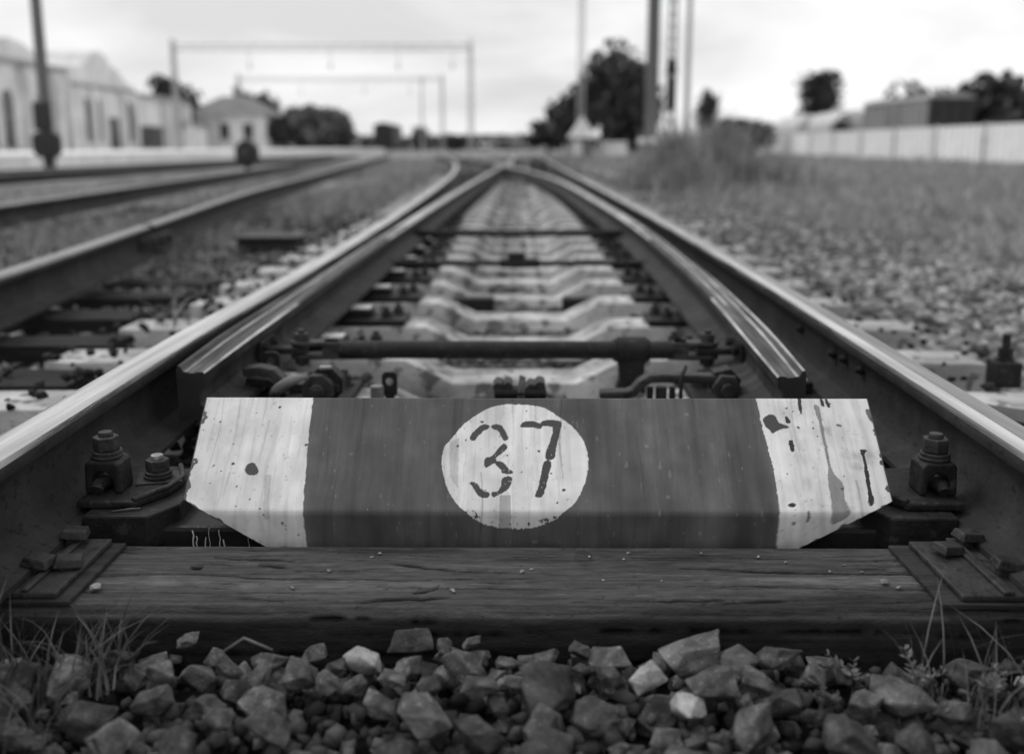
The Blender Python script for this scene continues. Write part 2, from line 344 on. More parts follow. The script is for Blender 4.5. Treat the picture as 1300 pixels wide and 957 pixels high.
keep = fbm(P3[:, 0] * .9, P3[:, 1] * .35, 9) + np.clip((3.6 - P3[:, 0]) * .22, -.4, .25) * (P3[:, 0] > 0) + .12 * (P3[:, 0] < 0) > .42
P3 = P3[keep]; r = r[keep]
stone_mass('gravel', P3, r, RNG.choice([.3, .45, .6, .8, .95, 1.1, 1.5], len(r)) * (.55 + .8 * fbm(P3[:, 0] * 1.6, P3[:, 1] * 1.1, 19)), 'gravel', bed, 200)
A = [scatter(-.95, .95, .85, 1.33, 2600, -.088, .008, .02)]
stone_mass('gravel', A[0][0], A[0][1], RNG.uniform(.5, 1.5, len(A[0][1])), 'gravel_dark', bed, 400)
A = [scatter(-1.55, -1.15, 2.4, 10, 130, .004, .010, .024), scatter(1.25, 1.5, 2.6, 10, 50, .004, .010, .02), scatter(.47, 1.0, 1.95, 10, 420, -.055, .014, .03), scatter(-1.0, -.47, 1.95, 10, 420, -.055, .014, .03), scatter(-.95, .95, 1.9, 9, 520, -.122, .016, .034), scatter(-.95, .95, 9, 24, 200, -.112, .02, .045), scatter(-.3, .3, 7, 24, 30, -.07, .015, .03)]
P3 = np.concatenate([a[0] for a in A]); r = np.concatenate([a[1] for a in A])
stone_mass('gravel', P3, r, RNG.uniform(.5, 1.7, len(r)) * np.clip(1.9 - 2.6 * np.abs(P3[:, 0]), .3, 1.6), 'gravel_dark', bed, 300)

# ------------------------------------------------------------------ rails
RP = [(.075, 0), (.075, .010), (.045, .018), (.022, .029), (.011, .048), (.009, .09), (.010, .122), (.016, .133), (.035, .142), (.0375, .150), (.0372, .164), (.0345, .1735), (.027, .1782), (.014, .18)]
RP = RP + [(-x, z) for x, z in RP[::-1]]
RHEAD = range(10, 17)        # faces of the running surface
def sweep(paths_profiles, name, mats, matfun, parent=None, loc=None, smooth=True):
    """list of (x, y, profile) stations"""
    vs = []; fs = []; ms = []; n = len(paths_profiles[0][2]); S = len(paths_profiles)
    for i, (x, y, pr) in enumerate(paths_profiles):
        a = paths_profiles[max(i - 1, 0)]; b_ = paths_profiles[min(i + 1, S - 1)]
        d = Vector((b_[0] - a[0], b_[1] - a[1], 0)).normalized(); nrm = Vector((d.y, -d.x, 0))
        for (px, pz) in pr: vs.append((x + nrm.x * px, y + nrm.y * px, pz))
    for i in range(S - 1):
        for k in range(n):
            fs.append((i * n + k, i * n + (k + 1) % n, (i + 1) * n + (k + 1) % n, (i + 1) * n + k)); ms.append(matfun(k, paths_profiles[i][1]))
    fs += [tuple(range(n - 1, -1, -1)), tuple(range((S - 1) * n, S * n))]; ms += [0, 0]
    mb = MB(); mb.v = vs; mb.f = fs; mb.m = ms
    o = mb.build(name, mats, parent, loc=loc); rounded(o, 32); return o
def rail(name, path, label, base=.02, head='rail_head', parent=None, tagit=True, crown=None):
    pr = [(x, z + base) for x, z in RP]
    o = sweep([(x, y, pr) for x, y in path], name, ['rail_side', head, crown or head], lambda k, y: (2 if k in (10, 11, 12, 13) else 1) if k in RHEAD else 0, loc=(path[0][0], path[0][1], 0), parent=parent)
    if tagit: tag(o, label, 'rail')
    return o
PL = spline([(-.785, -.3), (-.80, .6), (-.818, 1.5), (-.835, 2.4), (-.828, 3.6), (-.838, 5.2), (-.955, 11), (-1.145, 17), (-1.45, 23), (-2.15, 33), (-3.35, 46), (-5, 60)])
PR = spline([(.76, -.3), (.785, .6), (.812, 1.4), (.838, 2.2), (.868, 3.2), (.897, 4.7), (.913, 6.5), (.92, 11), (.92, 19), (.92, 32), (.93, 60)])
BL = spline([(-.719, 2.13), (-.715, 3.2), (-.708, 5), (-.675, 9), (-.575, 16), (-.49, 21), (-.42, 24.6)], .15)
BR = spline([(.583, 2.1), (.652, 3.3), (.695, 5.0), (.668, 9), (.49, 15), (.16, 19.6), (-.17, 22.6), (-.36, 24.4)], .15)
left_stock = rail('stock_rail', PL, 'long shiny stock rail on the left, curving away left behind the closed switch blade')
right_stock = rail('stock_rail', PR, 'long straight stock rail on the right with a bright worn inner head edge', crown='rail_top')  # worn bright band on the inner head, duller crown
# switch blades: planed, asymmetrical section, lip on the stock-rail side (written for the right-hand blade)
B0 = [(.036, .062), (.036, .188), (.033, .197), (.027, .196), (.021, .184), (.014, .1835), (.006, .181), (-.004, .1805), (-.012, .183), (-.030, .1835), (-.035, .180), (-.033, .158), (-.018, .140), (-.011, .118), (-.013, .100), (-.030, .086), (-.075, .076), (-.078, .062)]
B1 = [(.040, .062), (.034, .178), (.031, .191), (.026, .197), (.020, .1995), (.014, .200), (.006, .2005), (-.004, .2005), (-.012, .200), (-.026, .197), (-.034, .188), (-.035, .168), (-.020, .152), (-.010, .135), (-.010, .105), (-.028, .088), (-.075, .076), (-.078, .062)]
def blade(path, sgn, label):
    st = []
    for x, y in path:
        t = min(max((y - 2.1) / 3.4, 0), 1); t = t * t * (3 - 2 * t)
        q = max(0, 1 - (y - 2.1) / .45) ** 1.5                          # the tip is planed down and thinned
        pr = [(a[0] * (1 - t) + c[0] * t, a[1] * (1 - t) + c[1] * t) for a, c in zip(B0, B1)]
        st.append((x, y, [(sgn * (px if pz < .13 or px > 0 else px * (1 - .28 * q)), pz - (.012 * q if pz > .14 else 0)) for px, pz in pr]))
    def mf(k, y):
        if k == 1: return 1
        if k == 2: return 2 if sgn > 0 else 1
        if k == 3: return 1
        if k == 4: return 2
        if k in (5, 6): return 1 if y < 5.6 else 2
        if k == 7: return 2 if (y > 2.9 and sgn > 0) or y > 5.0 else 1
        if k == 8: return 2 if y > 6.0 else 1
        if k == 9: return 2 if y < 3.0 or y > 5.0 else 1
        return 0
    o = sweep(st, 'point_rail', ['blade_side', 'blade_top', 'blade_bright'], mf, loc=(path[0][0], path[0][1], 0))
    return tag(o, label, 'rail')
bladeL = blade(BL, -1, 'left switch blade pressed against the left stock rail')
bladeR = blade(BR, 1, 'right switch blade standing open, a gap away from the right stock rail')
# web bolts on the right stock rail (parts of that rail)
for (y, z) in ((2.36, .128), (2.60, .118), (2.50, .125), (2.95, .122)):
    x = xat(PR, y); mb = MB(); mb.cyl((x - .010, y, z), (x - .022, y, z), .014, .012, 12); mb.cyl((x - .022, y, z), (x - .030, y, z), .009, .006, 10)
    rounded(mb.build('web_bolt', 'iron', right_stock))
# crossing where the two inner rails meet and the rails beyond it
fr = thing('rail_crossing', 'blurred rail crossing far ahead where the two inner rails meet', 'rail crossing', (-.39, 24.9, .02))
sweep([(-.39 + dx, 24.45 + .15 * k, [(x * 1.7, z + .02) for x, z in RP]) for k, dx in enumerate(np.linspace(0, .0, 10))], 'crossing_nose', ['rail_side', 'rail_head'], lambda k, y: 1 if k in RHEAD else 0, fr)
for s in (-1, 1):
    sweep([(-.39 + s * (.13 + .02 * abs(k - 5)), 24.4 + .35 * k, [(x * .7, z + .02) for x, z in RP]) for k in range(10)], 'wing_rail', ['rail_side', 'rail_head'], lambda k, y: 1 if k in RHEAD else 0, fr)
rail('rail', spline([(-.35, 26.0), (-.3, 32), (-.25, 42), (-.2, 60)]), 'straight running rail continuing beyond the blurred crossing')
rail('rail', spline([(-.44, 26.0), (-1.02, 32), (-2.3, 42), (-4.0, 56)]), 'curved running rail bending left beyond the blurred crossing')
# neighbouring tracks
N1 = [(-1.62, -.4), (-1.905, 3.6)]; N1b = [(-2.10, 5.15), (-2.62, 9.3), (-3.40, 16.6), (-4.9, 32), (-7.2, 55)]
a1 = spline([(-1.56, -.4), (-1.92, 3.6), (-2.235, 5.96)]); a2 = spline([(-2.24, 5.99), (-2.72, 9.5), (-3.42, 16.6), (-4.8, 31), (-7.1, 55)])
rail('rail', a1, 'dark near rail at the left edge with its foot showing, ending at a joint', head='rail_dull')
r1b = rail('rail', a2, 'grey-topped rail continuing the near left rail beyond the joint', head='rail_dull')
fp = thing('fishplate_joint', 'dark fishplate joining the two near rails at the left', 'rail joint', (-2.24, 5.97, .1))
mb = MB(); mb.prism([(-2.195, .055), (-2.178, .06), (-2.178, .135), (-2.195, .142)], 'y', 5.7, 6.25); mb.build('fishplate', 'iron', fp, bevel=.003)
for k in range(4):
    mb = MB(); mb.cyl((-2.18, 5.76 + .14 * k, .1), (-2.155, 5.76 + .14 * k, .1), .016, n=6); mb.build('bolt', 'iron2', fp)
a3 = spline([(-3.45, 1), (-4.15, 7.8), (-4.60, 12), (-5.5, 20.6), (-6.6, 31), (-8.8, 52)])
rail('rail', a3, 'second rail from the left turnout, grass growing along its near side', head='rail_dull')
rail('rail', spline([(-8.72, 4), (-8.7, 20), (-8.8, 32), (-9.6, 60)], .8), 'far left rail nearest the station platform', head='rail_dull')
rail('rail', spline([(-10.24, 4), (-10.2, 20), (-10.3, 32), (-11.1, 60)], .8), 'outermost left rail of the track beside the platform', head='rail_dull')

# ------------------------------------------------------------------ concrete sleepers with their chairs
def bolt(mb, x, y, z, r=.017, h=.035, stud=.015, mat=0):
    mb.cyl((x, y, z), (x, y, z + .006), r * 1.45, n=18, mat=mat); mb.cyl((x, y, z + .006), (x, y, z + .006 + h * .7), r * 1.12, n=6, mat=mat, ph=random.uniform(0, 1))
    mb.cyl((x, y, z + .006 + h * .7), (x, y, z + .006 + h * .7 + stud), r * .6, n=12, mat=mat)
def concrete_sleeper(yc, label, group, detail=2, length=1.5, xoff=0.0):
    t = thing('concrete_sleeper', label, 'sleeper', (0, yc, -.2), group); length *= random.uniform(.94, 1.0); xoff += random.uniform(-.03, .03)
    prof = [(-length, -.01), (-.46, 0), (-.345, 0), (-.195, -.075), (.195, -.075), (.345, 0), (.46, 0), (length, -.01)]
    mb = MB(); hw = .105; hb = .14
    vs = []
    for x, z in prof: vs += [(x + xoff, yc - hw, z), (x + xoff, yc + hw, z), (x + xoff, yc + hb, -.2), (x + xoff, yc - hb, -.2)]
    fs = []
    for i in range(len(prof) - 1):
        for k in range(4): fs.append((i * 4 + k, i * 4 + (k + 1) % 4, i * 4 + 4 + (k + 1) % 4, i * 4 + 4 + k))
    fs += [(0, 1, 2, 3), tuple(len(vs) - 4 + q for q in (3, 2, 1, 0))]
    mb.add(vs, fs); mb.build('concrete_body', 'concrete', t, bevel=.004 if detail else .0)
    for s, ps, pb in ((-1, PL, BL), (1, PR, BR)):
        xs = xat(ps, yc); xb = xat(pb, yc)
        inn = min(abs(xs), 5) - .40 if yc < 9 else abs(xb) - .14
        inn = max(inn, .05); ou = abs(xs) + .17
        if s < 0 and yc > 9: inn = -xb - .14 if -xb > .2 else .1
        mb = MB(); a, b_ = sorted((s * inn, s * ou)); mb.box(a, b_, yc - .102, yc + .102, .001, .024)
        ch = mb.build('base_plate', 'iron', t, bevel=.003 if detail else 0)
        if detail == 0: continue
        if yc < 9:
            a, b_ = sorted((s * (abs(xs) - .27), s * (abs(xs) - .082))); mb = MB(); mb.box(a, b_, yc - .05, yc + .05, .024, .055)
            mb.build('slide_table', 'iron', t, bevel=.004)
            a, b_ = sorted((s * (abs(xs) - .262), s * (abs(xs) - .095))); mb = MB(); mb.box(a, b_, yc - .043, yc + .043, .0555, .0595)
            mb.build('slide_surface', 'slide', t)
            for bx, by in ((.325, -.035), (.36, .045)):
                mb = MB(); bolt(mb, s * (abs(xs) - bx), yc + by, .024, .018, .030, .014); rounded(mb.build('bolt', 'iron2', t))
        bx = s * (abs(xs) + .11); mb = MB(); bolt(mb, bx, yc, .024, .018, .04, .02); rounded(mb.build('bolt', 'iron', t))
        # rail clip over the stock rail foot
        a, b_ = sorted((s * (abs(xs) + .055), s * (abs(xs) + .145))); mb = MB(); mb.box(a, b_, yc - .03, yc + .03, .0245, .05); mb.build('rail_clip', 'iron', t, bevel=.006)
    return t
ORD = ['first', 'second', 'third', 'fourth', 'fifth', 'sixth', 'seventh', 'eighth', 'ninth']
k = 0; y = 3.165
concrete_sleeper(2.585, 'concrete sleeper below the thick round rod, mostly hidden by the number plate', 'concrete sleepers of the turnout', length=1.6)
while y < 8.4:
    concrete_sleeper(y, ORD[k] + ' fully visible pale concrete sleeper behind the thick round rod', 'concrete sleepers of the turnout')
    y += .583; k += 1
while y < 24:
    concrete_sleeper(y, 'blurred concrete sleeper far up the turnout beyond the thin rods', 'concrete sleepers far up the turnout', 1 if y < 12 else 0, 1.5 + max(0, (y - 9) * .02), -max(0, (y - 9) * .012))
    y += .583
# dark timber sleepers of the neighbouring track
def wood_beam(name, x0, x1, y0, y1, z0, z1, mat, parent, seed, ny=9, rough=.006, ang=0):
    nx_ = max(12, int((x1 - x0) / .04)); prof = []
    for t in np.linspace(0, 1, ny): prof.append((y0 + (y1 - y0) * t, z1))
    prof = [(y0, z0)] + [(y0, z0 + (z1 - z0) * q) for q in (.35, .7)] + prof + [(y1, z0 + (z1 - z0) * q) for q in (.7, .35)] + [(y1, z0)]
    prof = np.array(prof); m_ = len(prof); xs = np.linspace(x0, x1, nx_); V = []
    for i, x in enumerate(xs):
        a = np.full(m_, x); nn = fbm(a * 3 + seed, np.arange(m_) * .9, seed) - .5; n2 = fbm(a * 1.3, np.arange(m_) * .5 + 7, seed + 5) - .5
        V.append(np.stack([a + (rough * 3 * n2 if i in (0, nx_ - 1) else 0), prof[:, 0] + nn * rough * 1.5, prof[:, 1] + nn * rough * 2 + n2 * rough * 2], 1))
    V = np.concatenate(V); idx = np.arange(nx_ * m_).reshape(nx_, m_)
    F = [tuple(q) for q in np.stack([idx[:-1, :-1], idx[1:, :-1], idx[1:, 1:], idx[:-1, 1:]], -1).reshape(-1, 4)]
    F += [tuple(idx[0]), tuple(idx[-1][::-1])]
    mb = MB(); mb.v = [tuple(p) for p in V]; mb.f = F; mb.m = [0] * len(F)
    o = mb.build(name, mat, parent, bevel=0, loc=None if parent else (0, 0, 0)); rounded(o, 40); return o
wl = ['lowest dark timber sleeper at the left edge beside the left stock rail', 'dark timber sleeper left of the pale sleeper end, second from the left edge',
      'dark timber sleeper at left with a grass tuft growing at its end', 'dark timber sleeper at left, fourth counting away from the camera']
ys = [2.92, 3.5, 4.02, 4.72, 5.35, 6.0, 6.65, 7.3, 7.95, 8.6, 9.3, 10, 10.7, 11.4, 12.1]
for i, y in enumerate(ys):
    x1 = -1.42 - .05 * i + random.uniform(-.1, .1); x0 = x1 - 2.7
    o = wood_beam('timber_sleeper', x0, x1, y - .11, y + .11, -.2, -.03 + random.uniform(-.02, .015) + (.0 if i < 4 else -.04), 'old_wood', None, i + 3)
    tag(o, wl[i] if i < 4 else 'blurred dark timber sleeper under the near left track, half buried in ballast', 'sleeper', 'timber sleepers of the left track')

# ------------------------------------------------------------------ foreground timber
tb = thing('timber_sleeper', 'long weathered timber sleeper lying across the front with cracks and knots', 'sleeper', (0, 1.45, -.16))
nx_ = 900
xs = np.concatenate([np.linspace(-1.4, -.85, 40)[:-1], np.linspace(-.85, .85, 860), np.linspace(.85, 1.4, 40)[1:]])
per = np.concatenate([np.linspace(0, .16, 26)[:-1], np.linspace(.16, .16 + .232, 120)[:-1], np.linspace(.392, .552, 12)])
X, S = np.meshgrid(xs, per)
Yb = np.where(S < .16, 1.338, np.where(S < .392, 1.338 + (S - .16), 1.570)); Zb = np.where(S < .16, -.16 + S, np.where(S < .392, 0.0, .392 - S))
# rounded front arris
d = np.abs(S - .16); rr = .022; k = np.clip(1 - d / rr, 0, 1) ** 1.6
edgew = .35 + 1.1 * fbm(X * 2.2, X * 0 + 3, 21) + .5 * (fbm(X * 14, X * 0, 22) - .5)
Yb = Yb + k * .010 * edgew; Zb = Zb - k * .010 * edgew
grain = fbm(X * 6, S * 240, 31, 4) - .5; broad = fbm(X * 2.5, S * 18, 33, 3) - .5
disp = grain * .0026 + broad * .005
crack = np.zeros_like(X)
def add_crack(pts, wdt, dep):
    global crack
    p = np.array(pts); wdt *= .95; dep *= 1.3; c = np.interp(X, p[:, 0], p[:, 1], left=-9, right=-9) + .0025 * (vnoise(X * 90, X * 0 + 5, 3) - .5) + .007 * (vnoise(X * 22, X * 0 + pts[0][1] * 90, 6) - .5)
    tt = np.clip((X - p[0, 0]) / (p[-1, 0] - p[0, 0]), 0, 1); tp = np.clip(np.sin(tt * math.pi), 0, 1) ** .6 * np.clip(.25 + 1.3 * vnoise(X * 45, X * 0 + pts[0][0] * 50, 8), 0, 1.2)
    crack = np.maximum(crack, np.exp(-((S - c) / wdt) ** 2) * dep * tp)
for pts, wd, dp in [([(-.61, .292), (-.4, .27), (-.22, .262), (.05, .27)], .0016, .005), ([(-.21, .325), (-.15, .308), (-.08, .295), (.0, .29)], .0032, .012),
                    ([(.24, .318), (.4, .296), (.55, .29), (.66, .292)], .0024, .009), ([(-.24, .19), (-.16, .20), (-.1, .208)], .004, .012), ([(-.16, .215), (-.13, .225), (-.12, .245)], .004, .01),
                    ([(.1, .20), (.22, .195), (.33, .205)], .0032, .009), ([(.28, .185), (.42, .20)], .003, .008), ([(-.5, .345), (-.42, .335), (-.36, .33)], .003, .009),
                    ([(-.3, .24), (.02, .232), (.2, .238)], .0014, .004), ([(-.75, .22), (-.5, .215), (-.2, .22)], .0013, .004), ([(.1, .25), (.5, .236), (.8, .24)], .0014, .004),
                    ([(.0, .34), (.3, .35), (.62, .345)], .0013, .004), ([(-.9, .08), (-.3, .09), (.3, .075), (1, .08)], .002, .006), ([(-.3, .12), (.2, .13), (.8, .12)], .002, .006),
                    ([(-.42, .318), (-.39, .312), (-.37, .31)], .004, .008), ([(-.525, .309), (-.505, .309)], .006, .01)]:
    add_crack(pts, wd, dp)
rc = random.Random(4)
for i in range(70):
    x0_ = rc.uniform(-.85, .8); ln_ = rc.uniform(.02, .16); s0_ = rc.uniform(.165, .385); add_crack([(x0_, s0_), (x0_ + ln_ * .5, s0_ + rc.uniform(-.003, .003)), (x0_ + ln_, s0_ + rc.uniform(-.006, .006))], rc.uniform(.0007, .0014), rc.uniform(.002, .005))
for i in range(26):
    x0_ = rc.uniform(-.85, .8); ln_ = rc.uniform(.05, .25); s0_ = rc.uniform(.02, .15); add_crack([(x0_, s0_), (x0_ + ln_ * .5, s0_ + rc.uniform(-.003, .003)), (x0_ + ln_, s0_ + rc.uniform(-.006, .006))], .0013, .005)
disp = disp - crack
top = (S >= .16) & (S < .392)
Zb = Zb + np.where(top, disp, 0); Yb = Yb - np.where(S < .16, disp, 0)
ridge = np.exp(-((S - .258 - .012 * np.sin(X * 5)) / .016) ** 2) * np.clip(fbm(X * 4, S * 30, 44) * 3.2 - 1.1, 0, 1)
Sw = S + .010 * (fbm(X * 3.5, S * 14, 48) - .5)
g1 = fbm(X * 5, Sw * 260, 46, 3); g2 = fbm(X * 22, Sw * 330, 47, 2); g3 = fbm(X * 5, Sw * 32, 41, 4)
wood_tone = .25 + .75 * g3 + 1.0 * (g1 - .5) + .8 * (g2 - .5) + .55 + .95 * ridge * (.4 + 1.2 * np.exp(-((np.abs(X) - .42) / .25) ** 2)) * (.3 + 1.4 * g2)
oil = np.clip(fbm(X * 4 + 11, S * 16, 55, 4) * 3.6 - 1.95, 0, 1); wood_tone = wood_tone * (1 - .55 * oil)
pale = np.clip(fbm(X * 16 + 2, Sw * 120, 56, 3) * 4 - 2.6, 0, 1); wood_tone = wood_tone + .9 * pale * (S > .2)
wood_tone = np.clip(wood_tone, .15, 3)
knot = np.hypot((X - .105) / .016, (S - .352) / .034); wood_tone = wood_tone * np.where(knot < 1, .5 + .4 * np.abs(np.sin(knot * 15)), 1)
wood_tone = .82 * wood_tone * np.clip(1 - crack * 150, .06, 1) * np.where(S < .15, .42, 1)  # tone drops in the cracks and over the front face
wood_tone = wood_tone * (1 - .35 * np.clip(fbm(X * 9 + 3, S * 50, 52) * 3 - 1.9, 0, 1))
V = np.stack([X, Yb - 1.45, Zb + .16], -1).reshape(-1, 3); idx = np.arange(X.size).reshape(X.shape)
F4 = np.stack([idx[:-1, :-1], idx[:-1, 1:], idx[1:, 1:], idx[1:, :-1]], -1).reshape(-1, 4)
finish('beam', np_mesh('beam', V, F4, {'wood_tone': wood_tone.ravel()}), 'wood', tb, smooth=True)
for s in (-1, 1):
    mb = MB(); mb.box(s * 1.4 - .004, s * 1.4 + .004, 1.345, 1.563, -.16, -.006); mb.build('end_grain', 'old_wood', tb)
# crumbs of stone lying on the timber
cr_ = [(.56, 1.43, .011), (-.30, 1.47, .006), (-.345, 1.41, .005), (-.10, 1.40, .007), (-.23, 1.54, .005), (-.24, 1.525, .004), (.005, 1.47, .006), (.02, 1.48, .004), (.115, 1.53, .004), (.18, 1.545, .005), (.17, 1.52, .004), (.30, 1.545, .004), (.39, 1.53, .005), (.43, 1.51, .004), (.13, 1.44, .004), (.22, 1.44, .003), (.52, 1.50, .004), (.575, 1.415, .006), (.49, 1.475, .004), (.54, 1.475, .003), (-.64, 1.40, .014)]
for x, y, r in cr_:
    o = bpy.data.objects.new('stone_chip', stone_meshes[random.choice([3, 7])]); C.objects.link(o); o.location = (x, y, r * .5); o.scale = (r, r * .8, r * .6); o.rotation_euler = (0, 0, random.uniform(0, 6))
    lab = {0: 'largest pale stone chip on the timber beside the right tie plate', 20: 'pale stone chip beside the left tie plate on the timber'}
    tag(o, lab.get(cr_.index((x, y, r)), 'tiny pale stone chip lying on the front timber'), 'stone', 'stone chips on the front timber')

# ------------------------------------------------------------------ number plate (folded sheet, painted)
PB, PF, PT = (1.604, -.020), (1.602, .050), (1.772, .206)
L1 = math.hypot(PF[0] - PB[0], PF[1] - PB[1]); L2 = math.hypot(PT[0] - PF[0], PT[1] - PF[1])
DIG = [[(-87, 212), (-84, 221), (-74, 233), (-66, 240), (-55, 239), (-57, 233), (-64, 229), (-72, 221), (-79, 210), (-84, 208)], [(-48, 240), (-36, 240), (-29, 231), (-21, 212), (-27, 210), (-31, 217), (-38, 229), (-48, 233)], [(-29, 200), (-22, 194), (-29, 185), (-42, 174), (-40, 165), (-30, 163), (-22, 154), (-13, 143), (-28, 143), (-30, 148), (-38, 156), (-44, 163), (-57, 154), (-60, 159), (-59, 172), (-47, 176)], [(-28, 132), (-15, 134), (-16, 122), (-23, 109), (-36, 101), (-45, 96), (-46, 104), (-36, 106), (-30, 118)], [(-84, 123), (-74, 122), (-69, 113), (-62, 106), (-54, 104), (-54, 96), (-67, 97), (-75, 108)], [(3, 237), (9, 246), (24, 248), (38, 242), (42, 248), (56, 250), (73, 246), (72, 231), (65, 198), (60, 172), (47, 172), (53, 198), (60, 223), (60, 237), (40, 239), (38, 233), (24, 237)], [(45, 165), (54, 163), (50, 141), (43, 111), (39, 99), (29, 97), (34, 116), (40, 145)]]
CIRC = [(-136, 165), (-134, 191), (-120, 213), (-99, 242), (-63, 272), (-37, 282), (-12, 284), (23, 282), (46, 276), (73, 256), (100, 231), (116, 200), (121, 167), (116, 134), (102, 96), (79, 70), (53, 50), (25, 40), (0, 37), (-27, 38), (-53, 43), (-77, 55), (-98, 73), (-119, 101), (-132, 138)]
def catmull(P, n=6):
    P = np.array(P, float); o = []
    for i in range(len(P)):
        a, b_, c, d_ = P[i - 1], P[i], P[(i + 1) % len(P)], P[(i + 2) % len(P)]
        for s in np.arange(n) / n: o.append(.5 * ((2 * b_) + (-a + c) * s + (2 * a - 5 * b_ + 4 * c - d_) * s * s + (-a + 3 * b_ - 3 * c + d_) * s**3))
    return np.array(o)
def inside(px, py, poly):
    poly = np.array(poly, float); r = np.zeros(px.shape, bool); j = len(poly) - 1
    for i in range(len(poly)):
        xi, yi = poly[i]; xj, yj = poly[j]
        if yi != yj: r ^= ((yi > py) != (yj > py)) & (px < (xj - xi) * (py - yi) / (yj - yi) + xi)
        j = i
    return r
rows = np.concatenate([np.linspace(0, L1 - .008, 30)[:-1], np.linspace(L1 - .008, L1 + .008, 11)[:-1], np.linspace(L1 + .008, L1 + L2, 168)])
ncol = 960; U, T = np.meshgrid(np.linspace(0, 1, ncol), rows)
TW = .093
xl = np.where(T < TW, -.425 + (-.576 + .425) * T / TW, -.576); xr = np.where(T < TW, .468 + (.637 - .468) * T / TW, .637)
X = xl + (xr - xl) * U
def plate_yz(T):
    e = .006; k = np.clip(T / L1, None, 1); q = np.clip((T - L1) / L2, 0, None)
    y = np.where(T < L1, PB[0] + (PF[0] - PB[0]) * k, PF[0] + (PT[0] - PF[0]) * q); z = np.where(T < L1, PB[1] + (PF[1] - PB[1]) * k, PF[1] + (PT[1] - PF[1]) * q)
    bl = np.clip(1 - np.abs(T - L1) / .008, 0, 1) ** 2; return y + bl * .0018, z + bl * .0004
Yp, Zp = plate_yz(T)
dent = (fbm(X * 5, T * 6, 61) - .5) * .003 + (fbm(X * 240, T * 18, 62, 2) - .5) * .00035 + (fbm(X * 19, T * 22, 63, 2) - .5) * .0008
Yp = Yp + dent
TO = L1 - .06648
xm = X * 1000 + 2.6 * (fbm(X * 110, T * 110, 71, 3) - .5) + .8 * (fbm(X * 400, T * 400, 77, 2) - .5); tm = (T - TO) * 1000 + 2.6 * (fbm(X * 110 + 50, T * 110, 72, 3) - .5) + .8 * (fbm(X * 400 + 9, T * 400, 70, 2) - .5)
mot = fbm(X * 26, T * 26, 73, 5); fine = fbm(X * 160, T * 160, 74, 3); vstr = fbm(X * 70, T * 5, 75, 4); vbro = fbm(X * 16, T * 3, 76, 3)
red = .070 * (.70 + .60 * mot) * (.74 + .55 * vstr) * (.55 + .9 * vbro) * (.72 + .56 * fbm(X * 9, T * 11, 85, 3))
red = red * np.where((np.abs(xm + 112) < 9) & (tm > 190), .72, 1)
red += .10 * np.clip((fbm(X * 130, T * 60, 78, 2) - .80) * 8, 0, 1) * .6
streakp = np.clip(fbm(X * 34 + 9, T * 4, 79, 3) * 3 - 1.6, 0, 1); red = red * (1 + .38 * streakp * (X > .12))
white = .64 * (.74 + .42 * mot) * (.80 + .36 * vstr)
dirt = np.clip(fbm(X * 38 + 4, T * 38, 80, 4) * 3.4 - 1.95, 0, 1) * np.clip((X - .40) * 4.5, .12, 1)
white = white * (1 - .5 * dirt) * np.where(fine > .80, .72, 1)
low_tone = np.clip((.075 - T) * 12, 0, 1) * fbm(X * 30, T * 30, 82); white = white * (1 - .55 * low_tone)  # white paint darkens in blotches towards the bottom edge
pt = red.copy(); gl = np.full(X.shape, .48)
wlx = np.interp(tm, [8, 53, 111, 206, 294], [-364, -367, -371, -377, -379]); wrx = np.interp(tm, [8, 84, 152, 233, 303], [439, 442, 443, 436, 433])
W = (xm < wlx) | (xm > wrx)
C_ = inside(xm, tm, catmull(CIRC)); thin = (fbm(X * 130, T * 130, 84, 3) > .66) & (tm < 75) & ~inside(xm * 1.09, (tm - 160) * 1.09 + 160, catmull(CIRC))
Wt = W | (C_ & ~thin); pt = np.where(Wt, white, pt); gl = np.where(Wt, .6, gl)
def blot(poly, val, al=1.0, smooth=True):
    global pt
    s = inside(xm, tm, catmull(poly, 4) if smooth else poly); pt = np.where(s, pt * (1 - al) + val * al, pt)
runs = random.Random(9)
for k in range(34):
    x_ = runs.uniform(-570, 630); t1 = runs.choice([297, 297, runs.uniform(120, 290)]); ln_ = runs.uniform(40, 200); wv = runs.uniform(1.0, 3.2); c_ = x_ + 3 * np.sin(T * 30 + k)
    m_ = np.clip(1 - np.abs(xm - c_) / wv, 0, 1) * np.clip((tm - (t1 - ln_)) / 60, 0, 1) * (tm < t1); pt = pt * (1 - runs.uniform(.15, .5) * m_)
for p in DIG:
    pc = catmull(p, 4); s = (inside(xm + 1.6, tm, pc) | inside(xm - 1.6, tm, pc) | inside(xm, tm + 1.3, pc) | inside(xm, tm - 1.3, pc)) & ~((fbm(X * 330, T * 330, 90, 2) > .86) & (T < .2)); pt = np.where(s, .048 * (.8 + .4 * fine), pt)
vd = lambda p, v, a: blot(p, v, a, False)
vd([(-33, 99), (-15, 99), (-14, 38), (-35, 38)], .16, .6); vd([(-124, 206), (-108, 213), (-106, 111), (-121, 134)], .2, .4); vd([(-443, 138), (-432, 138), (-425, 53), (-434, 53)], .25, .45)
blot([(440, 254), (451, 262), (462, 260), (468, 246), (481, 240), (482, 235), (471, 233), (461, 229), (453, 223), (447, 233), (441, 239)], .05)
blot([(535, 280), (545, 280), (545, 242), (544, 193), (544, 158), (547, 141), (559, 122), (556, 94), (561, 65), (530, 47), (532, 85), (534, 131), (539, 158), (539, 200), (539, 242)], .16, .85)
blot([(600, 191), (614, 189), (608, 180), (607, 145), (605, 111), (605, 87), (595, 82), (598, 111), (601, 152), (602, 176)], .02)
